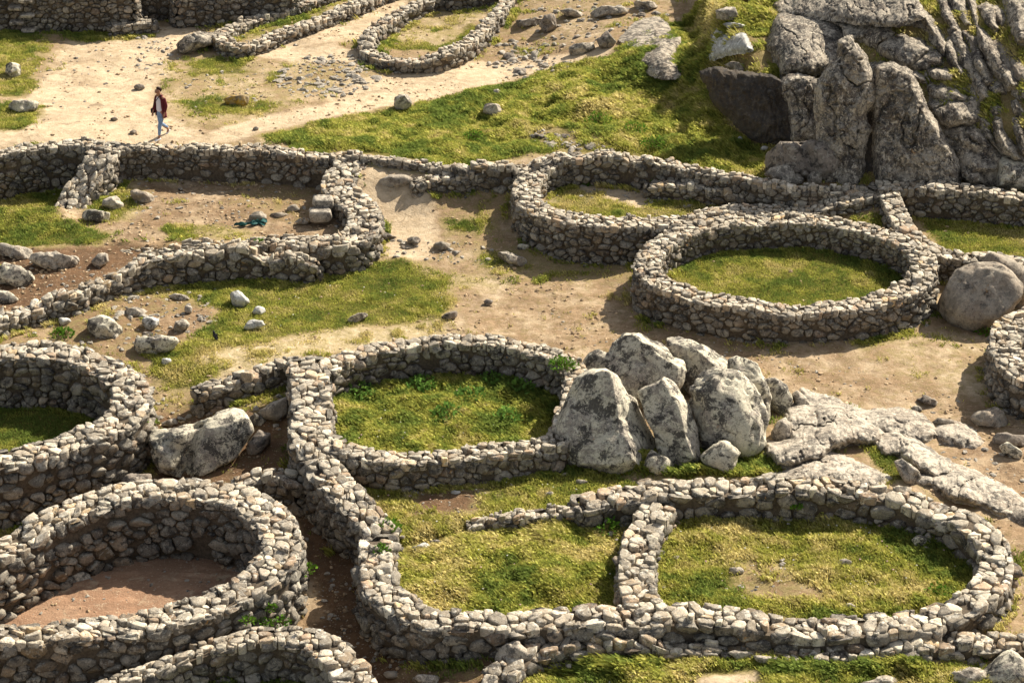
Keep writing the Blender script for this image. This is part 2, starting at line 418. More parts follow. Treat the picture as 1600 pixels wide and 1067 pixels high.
    if closed: gh += [S[S[:, 0] > L-1.5]-[L, 0], S[S[:, 0] < 1.5]+[L, 0]]
    else: gh += [S*[-1, 1]-[.1, 0], (S*[-1, 1])+[2*L+.1, 0]]
    wt = size**2*rng.choice([-.3, 0, .3, .8], M, p=[.3, .3, .25, .15]); gw = [wt, wt]
    gw += [wt[S[:, 0] > L-1.5], wt[S[:, 0] < 1.5]] if closed else [wt, wt]
    r, th = cells(np.concatenate([S]+gh), M, size*1.15, W=np.concatenate([wt]+gw))
    U, Vv, D = pillow(r, th, .035, .042*size/.25*(.6+.4*ragged), .17, rng, .13*(.4+.6*ragged), ((.97, None), (1.0, .25), (.955, .9), (.6, 1.0)))
    uu = S[:, :1]+U
    ss = uu % L if closed else np.clip(uu, 0, L)
    ww = np.interp(ss, s, ws)/w
    tt = (S[:, 1:]+Vv)*ww
    lift_ = rng.normal(0, .024*ragged, (M, 1)) + (rng.random((M, 1)) < .06*ragged)*.06
    cx_ = np.interp(ss, s, Q[:, 0])+np.interp(ss, s, nrm[:, 0])*tt; cy_ = np.interp(ss, s, Q[:, 1])+np.interp(ss, s, nrm[:, 1])*tt
    if not closed:
        e = uu-ss; cx_ += e*np.interp(ss, s, -nrm[:, 1]); cy_ += e*np.interp(ss, s, nrm[:, 0])
    V = np.stack([cx_, cy_, np.interp(ss, s, hs)+lift_+D-.02], 2)
    emit('capping', [V], [tints(M, rng, 1.12*lift)], MAT['cap'])  # top stones tinted paler: lichen plus sunlight put into the tint
    # rubble and earth heart
    wi = np.maximum(ws/2-.05, .1)
    lft = Q[:, :2]+nrm*wi[:, None]; rgt = Q[:, :2]-nrm*wi[:, None]
    zl = np.minimum(terrain(lft[:, 0], lft[:, 1]), terrain(rgt[:, 0], rgt[:, 1]))-.3
    n = len(Q); hc = np.maximum(hs-.075, zl+.05)
    V = np.concatenate([np.c_[lft, zl], np.c_[lft, hc], np.c_[rgt, hc], np.c_[rgt, zl]])
    i = np.arange(n-1); fs = [np.stack([k*n+i, k*n+i+1, (k+1)*n+i+1, (k+1)*n+i], 1) for k in range(3)]
    if not closed: fs.append(np.array([[0, n, 2*n, 3*n], [n-1, 4*n-1, 3*n-1, 2*n-1]]))
    mesh('core', V, fs, MAT['earth'], root, None, False, org)
    WALLS[label] = (Q, s, nrm, hs, ws)
    return root

# ------------------------------------------------------------------ rocks
import bmesh
_ICO = {}
def ico(n):
    if n not in _ICO:
        bm = bmesh.new(); bmesh.ops.create_icosphere(bm, subdivisions=n, radius=1)
        V = np.array([v.co[:] for v in bm.verts]); Fc = np.array([[v.index for v in f.verts] for f in bm.faces]); bm.free()
        _ICO[n] = (V, Fc)
    return _ICO[n]

def rock_mesh(name, out_px, mat, depth=None, base=None, mode='stand', rough=1.0, cuts=5, seed=1, res=5, push=.45, streaks=0.0, pw=.62, grow=1.06, planes=(), groove=(), detail=1.0, slope=0.0, cutq=(.86, .95)):
    """a solid rock whose outline seen from the camera side follows out_px"""
    rng = np.random.default_rng(seed); P = np.array(out_px, float)
    if mode == 'stand':
        k = np.argsort(-P[:, 1])[:3]; cx, cy = P[k, 0].mean(), P[:, 1].max() if base is None else base
        hit = ground(cx, cy)
    else:
        cx, cy = P.mean(0); hit = ground(cx, cy if base is None else base)
    dist = (hit - CAM) @ VF; m = dist / F                    # metres per picture pixel there
    wpx, hpx = np.ptp(P[:, 0]), np.ptp(P[:, 1])
    Dm = (depth if depth is not None else .5*min(wpx*1.15, hpx*1.5)*m)
    dist = dist + push*Dm
    m = dist / F
    cpx = P.mean(0) 
    A = 0; cxx = cyy = 0
    for i in range(len(P)):
        x0, y0 = P[i]; x1, y1 = P[(i+1) % len(P)]; cr = x0*y1-x1*y0
        A += cr; cxx += (x0+x1)*cr; cyy += (y0+y1)*cr
    if abs(A) > 1: cpx = np.array([cxx/(3*A), cyy/(3*A)])
    ctr = CAM + VF*dist + VR*(cpx[0]-800)*m + VU*(533.5-cpx[1])*m
    V, Fc = ico(res)
    th = np.arctan2(V[:, 1], V[:, 0])
    # star radius of the outline
    dx, dy = np.cos(th), np.sin(th); R = np.zeros(len(V))
    q = (P-cpx)*[1, -1]*grow
    for i in range(len(q)):
        a = q[i]; e = q[(i+1) % len(q)]-a
        den = dx*e[1]-dy*e[0]
        with np.errstate(divide='ignore', invalid='ignore'):
            t = (a[0]*e[1]-a[1]*e[0])/den; u = (a[0]*dy-a[1]*dx)/den
        ok = (t > 0) & (u >= -1e-6) & (u <= 1+1e-6) & (np.abs(den) > 1e-12)
        R = np.where(ok, np.maximum(R, t), R)
    R[R == 0] = np.median(R)
    rho = np.sqrt(V[:, 0]**2+V[:, 1]**2)
    rr = R*m*rho**pw
    x, y, z = dx*rr, dy*rr, np.sign(V[:, 2])*np.abs(V[:, 2])**.8*Dm
    L = np.stack([x, y, z], 1); sc = max(wpx, hpx)*m/2
    if slope:
        ta, tb_ = rng.normal(0, slope, 2); L[:, 2] += (ta*x+(tb_-slope*.5)*y)*(V[:, 2] > -.3)
    for nx_p, ny_p, nz_p, qq in planes:
        n_ = np.array([nx_p, ny_p, nz_p], float); n_ /= np.linalg.norm(n_); pr = L @ n_
        L -= np.outer(np.maximum(pr-np.quantile(pr, qq), 0)*.97, n_)
    # flat fracture planes
    for k in range(cuts):
        n_ = rng.normal(size=3); n_[2] = abs(n_[2])*1.3+.3; n_ /= np.linalg.norm(n_)
        pr = L @ n_; lim = np.quantile(pr, rng.uniform(*cutq))
        L -= np.outer(np.maximum(pr-lim, 0)*.85, n_)
    nr = L/(np.linalg.norm(L, axis=1)[:, None]+1e-9)
    pw_ = L+seed*3.1
    d = .10*fbm(pw_/sc*1.3, seed, 2)*sc + rough*(.05*fbm(pw_*1.9, seed+9, 5, .55)*min(1, sc*1.4))
    rid = 1-np.abs(fbm(pw_*[1.3, .8, 1.3], seed+31, 3)); d -= rough*.11*min(1, sc)*smooth(.86, 1.0, rid)
    if streaks: d += streaks*.09*vnoise(pw_*[3.2, .45, 2.0], seed+5)
    d += detail*.02*fbm(pw_*7.5, seed+55, 4, .6)*min(1, sc*2)
    L = L+nr*d[:, None]
    for gx0, gy0, gx1, gy1, gw, gd in groove:
        a = np.array([(gx0-cpx[0])*m, (cpx[1]-gy0)*m]); e = np.array([(gx1-cpx[0])*m, (cpx[1]-gy1)*m])-a
        t = np.clip(((L[:, :2]-a) @ e)/(e @ e), 0, 1); dd = np.linalg.norm(L[:, :2]-a-t[:, None]*e, axis=1)+.04*vnoise(pw_*3, seed+2)
        L[:, 2] -= gd*np.exp(-(dd/gw)**2)*(L[:, 2] > 0)
    W = ctr+L[:, :1]*VR+L[:, 1:2]*VU-L[:, 2:]*VF
    org = np.array([ctr[0], ctr[1], float(terrain(ctr[0], ctr[1])[0])])
    return mesh(name, W, [Fc], mat, None, None, True, org)

def rock(label, out, mat='boulder', name='boulder', cat='boulder', group=None, zoom=None, **k):
    if zoom: out = [(zoom[0]+a/zoom[2], zoom[1]+b/zoom[2]) for a, b in out]
    k.setdefault('seed', sum(map(ord, label)) % 997)
    return tag(rock_mesh(name, out, MAT[mat], **k), label, cat, group)

def outcrop(label, out, h, zoom=None, mat='outcrop', name='rock_outcrop', cat='rock', seed=None, strata=(.6, .8), sharp=3.0, rough=1.0, grow=1.0, amp=1.0):
    """bedrock rising out of the ground inside an outline"""
    if zoom: out = [(zoom[0]+a/zoom[2], zoom[1]+b/zoom[2]) for a, b in out]
    seed = seed or sum(map(ord, label)) % 997
    P = np.array([ground(u, v)[:2] for u, v in out]); c = P.mean(0); q = (P-c)*grow
    nr, na = 46, 150; th = np.linspace(0, 2*np.pi, na, endpoint=False); dx, dy = np.cos(th), np.sin(th); R = np.zeros(na)
    for i in range(len(q)):
        a = q[i]; e = q[(i+1) % len(q)]-a; den = dx*e[1]-dy*e[0]
        with np.errstate(divide='ignore', invalid='ignore'):
            t = (a[0]*e[1]-a[1]*e[0])/den; u = (a[0]*dy-a[1]*dx)/den
        R = np.where((t > 0) & (u >= -1e-6) & (u <= 1+1e-6), np.maximum(R, t), R)
    R[R == 0] = np.median(R[R > 0])
    rho = np.linspace(0, 1, nr)[1:]**.8
    X = c[0]+np.outer(rho, R*dx); Y = c[1]+np.outer(rho, R*dy); rr = np.repeat(rho, na)
    x, y = np.concatenate([[c[0]], X.ravel()]), np.concatenate([[c[1]], Y.ravel()]); rr = np.concatenate([[0], rr])
    pr = (1-rr**sharp)
    p3 = np.stack([x, y, 0*x+seed], 1); sx = (x*strata[0]+y*strata[1])
    n1 = fbm(p3*.9, seed, 3); crack = 1-np.abs(fbm(p3*[1.2, 1.2, 1], seed+4, 3)); st = np.abs((sx*1.5+.7*fbm(p3*.6, seed+7, 2)) % 1-.5)*2
    hh = h*pr*(.8+amp*(.35*n1+.28*st))+rough*pr*(.035*fbm(p3*4.5, seed+8, 4)-.16*smooth(.86, 1, crack)*min(1, h*2))-.25*smooth(.86, 1, rr)
    z = terrain(x, y)+hh
    i, j = np.meshgrid(np.arange(na), np.arange(nr-2)); a0 = 1+j*na+i; a1 = 1+j*na+(i+1) % na
    k = np.arange(na)
    org = np.array([*c, float(terrain(*c)[0])])
    o = mesh(name, np.stack([x, y, z], 1), [np.stack([a0, a0+na, a1+na, a1], 2).reshape(-1, 4), np.stack([0*k, 1+k, 1+(k+1) % na], 1)], MAT[mat], None, None, True, org)
    return tag(o, label, cat)

def crag(label, out, zoom=None, mat='cliff', name='cliff_rock', cat='cliff', h=.65, w=8.0, foot=None, push=0.0, facets=6, tilt=.35, rough=1.0, lean=0.0, step=1.3, aniso=(1.6, .55), seed=None, grow=1.07, **_):
    """a rock standing out of the steep hill, its joints following the outline"""
    if zoom: out = [(zoom[0]+a/zoom[2], zoom[1]+b/zoom[2]) for a, b in out]
    P = np.array(out, float); P = P.mean(0)+(P-P.mean(0))*grow; seed = seed or sum(map(ord, label)) % 997; rng = np.random.default_rng(seed)
    lo, hi = P.min(0)-4, P.max(0)+4
    U, V = np.meshgrid(np.arange(lo[0], hi[0], step), np.arange(lo[1], hi[1], step)); ny, nx = U.shape
    u, v = U.ravel(), V.ravel()
    cxy = P.mean(0)
    if foot is not None:
        t0 = np.linalg.norm(ground(cxy[0], foot)-CAM); base = np.full(len(u), t0)+lean*(foot-v)*t0/F
    else:
        a, b = np.meshgrid(np.linspace(lo[0]+6, hi[0]-6, 4), np.linspace(lo[1]+6, hi[1]-6, 4)); a, b = a.ravel(), b.ravel()
        t = np.array([np.linalg.norm(ground(x, y)-CAM) for x, y in zip(a, b)])
        co = np.linalg.lstsq(np.stack([a, b, np.ones_like(a)], 1), t, rcond=None)[0]; base = co[0]*u+co[1]*v+co[2]
        base = base-np.clip(np.quantile(co[0]*a+co[1]*b+co[2]-t, .85), 0, .6)
    m = base.mean()/F
    jit = 2.2*fbm(np.stack([u*.05, v*.05, np.full_like(u, seed)], 1), seed+3, 3)+1.0*vnoise(np.stack([u*.25, v*.25, np.full_like(u, seed)], 1), seed+13)
    d = sdist(P, u, v)+jit
    p3 = np.stack([u*m, v*m, np.full_like(u, seed*.37)], 1)
    prof = 1-np.exp(-np.maximum(d, 0)/w)
    sz = min(hi[0]-lo[0], hi[1]-lo[1])*m
    f = np.full(len(u), 1e9)                                   # convex facets
    for k in range(facets):
        q = P.mean(0)+(P[rng.integers(len(P))]-P.mean(0))*rng.uniform(.1, .75); a, b = rng.normal(0, tilt, 2); b -= tilt*.55
        f = np.minimum(f, a*(u-q[0])*m+b*(v-q[1])*m*-1+rng.uniform(.0, .12)*sz)
    f = np.clip(f, -.55*h, .5*h)
    n = .16*fbm(p3*1.1, seed, 2)*min(1, sz)+rough*(.075*fbm(p3*[2.6, 1.7, 1], seed+8, 6, .62))
    warp = np.stack([.35*fbm(p3*1.7, seed+40, 4), .35*fbm(p3*1.7, seed+41, 4), 0*u], 1)
    cr = 1-np.abs(vnoise((p3+warp)*[aniso[0]*1.2, aniso[1]*1.0, 1], seed+21))*1.6; cr2 = 1-np.abs(fbm(p3*[2.6, 2.1, 1], seed+25, 3))
    n -= rough*(.13*smooth(.90, 1, cr)+.05*smooth(.88, 1, cr2))*min(1, h*1.4)
    bmp = prof*(h+f+n)-.12
    bmp = np.where(d < 0, -.12+d*m*2.2, bmp)+push+(.16 if foot is None else 0)
    t = base-bmp
    D = VF[None]*F+VR[None]*(u-800)[:, None]+VU[None]*(533.5-v)[:, None]; D /= np.linalg.norm(D, axis=1)[:, None]
    X = CAM+D*t[:, None]
    ok = (d > -4.5).reshape(ny, nx); qk = ok[:-1, :-1] & ok[1:, :-1] & ok[:-1, 1:] & ok[1:, 1:]
    i, j = np.meshgrid(np.arange(nx-1), np.arange(ny-1)); b0 = (j*nx+i)[qk]
    fc = np.stack([b0, b0+1, b0+nx+1, b0+nx], 1); used = np.unique(fc); re_ = np.zeros(len(u), int); re_[used] = np.arange(len(used))
    c = X[used].mean(0); org = np.array([c[0], c[1], float(terrain(c[0], c[1])[0])])
    return tag(mesh(name, X[used], [re_[fc]], MAT[mat], None, None, True, org), label, cat)

def blob(cx, by, w, h, seed, ang=.0):
    """a lumpy outline for a small stone whose foot is at by"""
    r = random.Random(seed); n = 9; P = []
    for i in range(n):
        a = 2*math.pi*(i+r.uniform(-.25, .25))/n; q = r.uniform(.8, 1.12)
        x = math.cos(a)*w/2*q; y = math.sin(a)*h/2*q
        P.append((cx+x*math.cos(ang)-y*math.sin(ang), by-h/2+x*math.sin(ang)+y*math.cos(ang)))
    return P

# small loose stones: a few shared shapes, every stone its own object
_LS = []
def loose_shapes():
    for k in range(14):
        rng = np.random.default_rng(100+k); V, Fc = ico(3); L = V*np.array([1, rng.uniform(.55, .85), rng.uniform(.42, .7)])
        for c in range(9):
            n_ = rng.normal(size=3); n_ /= np.linalg.norm(n_); pr = L @ n_
            L = L-np.outer(np.maximum(pr-np.quantile(pr, rng.uniform(.78, .92)), 0), n_)
        L = L*(1+.12*fbm(V*1.8+k*5, k, 4))[:, None]
        me_o = mesh('loose_stone', L, [Fc], MAT['loose_b' if k % 4 == 0 else 'loose'])
        me = me_o.data; bpy.data.objects.remove(me_o); _LS.append(me)

def loose(x, y, size, label, group, rng, name='loose_stone', cat='stone', flat=1.0, sink=.25):
    o = bpy.data.objects.new(name, _LS[rng.integers(len(_LS))]); C.objects.link(o)
    z = float(terrain(x, y)[0])
    o.location = (x, y, z+size*.5*flat*(.22-sink)); s = size*.5
    o.scale = (s*rng.uniform(.85, 1.2), s*rng.uniform(.85, 1.15), s*flat*rng.uniform(.85, 1.2))
    o.rotation_euler = (rng.normal(0, .22), rng.normal(0, .22), rng.uniform(0, 6.28))
    return tag(o, label, cat, group)

def rubble(items):
    rng = np.random.default_rng(77); V, Fc = ico(2); vs, fs, cs = [], [], []; off = 0
    q0 = []
    for Q, s_, nr_, h_, w_ in WALLS.values():
        n = int(s_[-1]*1.5); k = rng.integers(0, len(Q), n); o = (w_[k]/2+.08+np.abs(rng.normal(0, .22, n)))*rng.choice([-1, 1], n); q0.append(Q[k, :2]+nr_[k]*o[:, None])
    for poly, n, a, b, fl in items+[(None, 0, .05, .26, .7)]:
        P = None if poly is None else np.array([ground(u, v)[:2] for u, v in poly])
        if poly is None: q = np.concatenate(q0)
        else:
            q = rng.uniform(P.min(0), P.max(0), (n*6, 2)); q = q[sdist(P, q[:, 0], q[:, 1]) > 0][:n]
        z = terrain(q[:, 0], q[:, 1])
        for (x, y), zz in zip(q, z):
            L = V*np.array([1, rng.uniform(.6, .95), rng.uniform(.45, .75)*fl])
            for c in range(6):
                n_ = rng.normal(size=3); n_ /= np.linalg.norm(n_); pr = L @ n_; L = L-np.outer(np.maximum(pr-np.quantile(pr, rng.uniform(.72, .9)), 0), n_)
            sz = .5*(a+(b-a)*rng.random()**2.2); t = rng.uniform(0, 6.28); c_, s_ = math.cos(t), math.sin(t)
            L = L @ np.array([[c_, s_, 0], [-s_, c_, 0], [0, 0, 1]])*sz+[x, y, zz+sz*.08]
            vs.append(L); fs.append(Fc+off); off += len(V)
    o = mesh('rubble', np.concatenate(vs), [np.concatenate(fs)], MAT['loose'], None, None, False)
    tag(o, 'small rubble spread over the stony patches and along the broken walls', 'rubble', kind='stuff')

def scatter(poly, n, smin, smax, label, group, seed, flat=1.0, power=2.2):
    rng = np.random.default_rng(seed)
    P = np.array([ground(u, v)[:2] for u, v in poly]); lo, hi = P.min(0), P.max(0); k = 0; tries = 0
    while k < n and tries < 4000:
        tries += 1
        x, y = rng.uniform(lo, hi)
        if sdist(P, np.array([x]), np.array([y]))[0] < 0: continue
        loose(x, y, smin+(smax-smin)*rng.random()**power, label, group, rng, flat=flat); k += 1

# ------------------------------------------------------------------ plants
def plant(label, px, py, r, n=60, leaf=.05, z=None, name='leafy_plant', mat='leaf', cat='plant', tall=.8, group=None, off=None):
    rng = np.random.default_rng(int(px*7+py*13))
    c = ground(px, py) if z is None else at(px, py, z)
    if off is not None: c = c+np.array(off)
    th = rng.uniform(0, 6.28, n); rr = r*np.sqrt(rng.random(n)); h = rng.uniform(.05, 1, n)*r*tall*np.sqrt(np.clip(1-(rr/r)**2, .05, 1))
    base = np.stack([rr*np.cos(th), rr*np.sin(th), h], 1)
    d = rng.normal(size=(n, 3)); d[:, 2] = np.abs(d[:, 2])*.8; d += base/r*.9; d /= np.linalg.norm(d, axis=1)[:, None]
    sd = np.cross(d, rng.normal(size=(n, 3))); sd /= np.linalg.norm(sd, axis=1)[:, None]
    l = leaf*rng.uniform(.6, 1.5, (n, 1))
    nn = np.cross(d, sd)
    V = np.concatenate([base, base+d*l*.5+sd*l*.35, base+d*l*1.1-nn*l*.2, base+d*l*.5-sd*l*.35, base*[.35, .35, 0]])
    i = np.arange(n); q = np.stack([i, i+n, i+2*n, i+3*n], 1)
    g = rng.uniform(.6, 1.3, (n, 1)); col = np.tile(np.clip(np.array([[.9, 1, .6]])*g, 0, 2), (5, 1))
    root = tag(empty(name, c), label, cat, group)
    mesh('foliage', V[:4*n]+c, [q], MAT[mat], root, col[:4*n], True, c)
    # stems
    b0 = V[4*n:]; w_ = np.tile([[.004, 0, 0]], (n, 1)); S = np.concatenate([b0-w_, b0+w_, base+w_*.5, base-w_*.5])
    mesh('stem', S+c, [np.stack([i, i+n, i+2*n, i+3*n], 1)], MAT['stem'], root, None, True, c)
    return root

# ------------------------------------------------------------------ materials
def plain(name, col, rough=.85, var=0.0, scale=20):
    m, nt, b = mat_new(name); n = N(nt)
    if var:
        f = n.noise(scale, 4, .65); n.lk(n.mix(n.ramp(f, .3, .7), tuple(c*(1-var) for c in col), tuple(min(1, c*(1+var)) for c in col)), b.inputs['Base Color'])
    else: b.inputs['Base Color'].default_value = (*col, 1)
    b.inputs['Roughness'].default_value = rough
    return m
MAT = {}
MAT['stone'] = make_stone('dry stone', dark=.32, lichen=.4, speck=.35)  # facing stones: black lichen, deepened by shade kept in the colour
MAT['cap'] = make_stone('capping stone', speck=.3, dark=0, lichen=.9, orange=.6, base=(.50, .445, .36), pale=(.70, .65, .545))  # pale lichen, with a sunlit look put into the base colour
MAT['boulder'] = make_stone('granite boulder', blot=.9, speck=.5, sks=.7, dark=.0, lichen=1.0, tint=False, base=(.44, .385, .315), pale=(.69, .63, .48))
MAT['outcrop'] = make_stone('granite outcrop', blot=.6, speck=.55, sks=.7, dark=.0, lichen=1.0, tint=False, base=(.40, .335, .26), pale=(.62, .55, .44))
MAT['cliff'] = make_stone('cliff granite', blot=.55, speck=.85, sks=.55, dark=.45, lichen=.85, streak=True, tint=False, base=(.235, .19, .145), pale=(.60, .525, .41), orange=.9)
MAT['cliff_dark'] = make_stone('shade-toned cliff', blot=.12, speck=.3, sks=.5, dark=.6, lichen=.3, streak=True, tint=False, base=(.085, .066, .048), pale=(.24, .2, .15), orange=.5)  # darkened cliff granite, shade of recess and cleft put into its colour
MAT['white_rock'] = make_stone('pale rock', dark=-.15, lichen=1.2, tint=False, base=(.55, .53, .48), pale=(.74, .73, .68))
MAT['brown_rock'] = make_stone('brown boulder', blot=.35, dark=.1, lichen=.35, orange=.5, tint=False, base=(.36, .295, .225), pale=(.55, .49, .39))
MAT['yellow_rock'] = make_stone('lichened rock', blot=.45, dark=.0, lichen=.5, orange=1, tint=False, base=(.52, .30, .03), pale=(.42, .39, .33))
MAT['loose'] = make_stone('loose stone', dark=.05, lichen=.7, tint=False, base=(.42, .37, .30), pale=(.60, .56, .47))
MAT['loose_b'] = make_stone('dark loose stone', dark=.3, lichen=.5, tint=False, base=(.30, .25, .20), pale=(.52, .48, .40))
MAT['earth'] = plain('wall earth', (.10, .078, .055), .95, .35, 14)
MAT['stem'] = plain('stem', (.10, .09, .03))

def leafmat(name, c1, c2, trans=.35):
    m = bpy.data.materials.new(name); m.use_nodes = True; nt = m.node_tree; nt.nodes.clear(); n = N(nt)
    out = nt.nodes.new('ShaderNodeOutputMaterial'); d = nt.nodes.new('ShaderNodeBsdfDiffuse'); t = nt.nodes.new('ShaderNodeBsdfTranslucent'); mx = nt.nodes.new('ShaderNodeMixShader')
    col = n.mix(1.0, n.mix(n.ramp(n.noise(1.3, 3), .35, .65), c1, c2), n.attr().outputs['Color'], 'MULTIPLY')
    n.lk(col, d.inputs[0]); n.lk(col, t.inputs[0]); mx.inputs[0].default_value = trans
    n.lk(d.outputs[0], mx.inputs[1]); n.lk(t.outputs[0], mx.inputs[2]); n.lk(mx.outputs[0], out.inputs[0])
    return m
MAT['leaf'] = leafmat('leaf', (.10, .20, .04), (.14, .23, .045))
MAT['weed'] = leafmat('weed leaf', (.14, .24, .085), (.18, .28, .09))
MAT['leaf_y'] = leafmat('yellow green leaf', (.16, .20, .03), (.2, .2, .04))
MAT['grass'] = leafmat('grass blade', (1, 1, 1), (.9, .9, .9), .3)

def make_ground():
    m, nt, b = mat_new('earth, path and turf'); n = N(nt)
    at_ = n.attr('zone'); sep = nt.nodes.new('ShaderNodeSeparateColor'); n.lk(at_.outputs['Color'], sep.inputs[0])
    g, p, br = sep.outputs; red = at_.outputs['Alpha']
    n1 = n.noise(.9, 6, .68); n2 = n.noise(4.5, 5, .7); n3 = n.noise(24, 4, .7); n4 = n.noise(2.1, 6, .72, dist=.5)
    soil = n.mix(n.ramp(n2, .35, .65), (.33, .225, .13), (.20, .13, .072))
    pale = n.mix(n.ramp(n2, .3, .7), (.60, .475, .32), (.45, .34, .215))
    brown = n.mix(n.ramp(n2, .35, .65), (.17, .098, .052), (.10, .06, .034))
    rd = n.mix(n.ramp(n1, .35, .65), (.45, .285, .18), (.35, .205, .125))
    c = n.mix(n.ramp(n.math('ADD', p, n.math('MULTIPLY', n.math('SUBTRACT', n1, .5), 1.1)), .3, .72), soil, pale)
    c = n.mix(n.ramp(n.math('ADD', br, n.math('MULTIPLY', n.math('SUBTRACT', n4, .5), 1.0)), .3, .75), c, brown)
    wear = n.noise(.42, 7, .72, vec=n.coord((1, 2.2, 1)), dist=.8); c = n.mix(n.ramp(wear, .48, .62, 0, .5), c, n.mix(.5, c, (.13, .085, .05)))
    c = n.mix(n.ramp(n.noise(1.7, 8, .78, dist=.6), .56, .63, 0, .5), c, (.15, .10, .06))
    rdd = n.mix(n.ramp(n4, .54, .62, 0, .75), rd, (.55, .42, .28))
    rdd = n.mix(n.ramp(n2, .62, .7, 0, .8), rdd, (.16, .085, .05))
    rdd = n.mix(n.ramp(wear, .44, .56, 0, .55), rdd, (.20, .12, .075))
    c = n.mix(red, c, rdd)
    c = n.mix(n.ramp(n3, .5, .72, 0, .6), c, n.mix(.5, c, (.05, .03, .018)))
    c = n.mix(n.ramp(n.noise(15, 3, .6), .62, .69, 0, .55), c, (.56, .46, .33))
    turf = n.mix(n.ramp(n4, .36, .64), (.085, .088, .016), (.19, .155, .04))
    turf = n.mix(n.ramp(n3, .42, .7, 0, .6), turf, (.035, .035, .008))
    dryf = n.ramp(n.math('ADD', g, n.math('MULTIPLY', n.math('SUBTRACT', n2, .5), .9)), .12, .42, 0, .62)
    c = n.mix(dryf, c, n.mix(n.ramp(n3, .35, .65), (.40, .32, .145), (.22, .185, .065)))
    gf = n.ramp(n.math('ADD', g, n.math('ADD', n.math('MULTIPLY', n.math('SUBTRACT', n4, .5), 1.0), n.math('MULTIPLY', n.math('SUBTRACT', n2, .5), .55))), .36, .62)
    c = n.mix(gf, c, turf)
    n.lk(c, b.inputs['Base Color']); b.inputs['Specular IOR Level'].default_value = .08
    n.bump(n.math('ADD', n2, n.math('MULTIPLY', n3, .5)), .9, .05, b)
    return m
MAT['ground'] = make_ground()

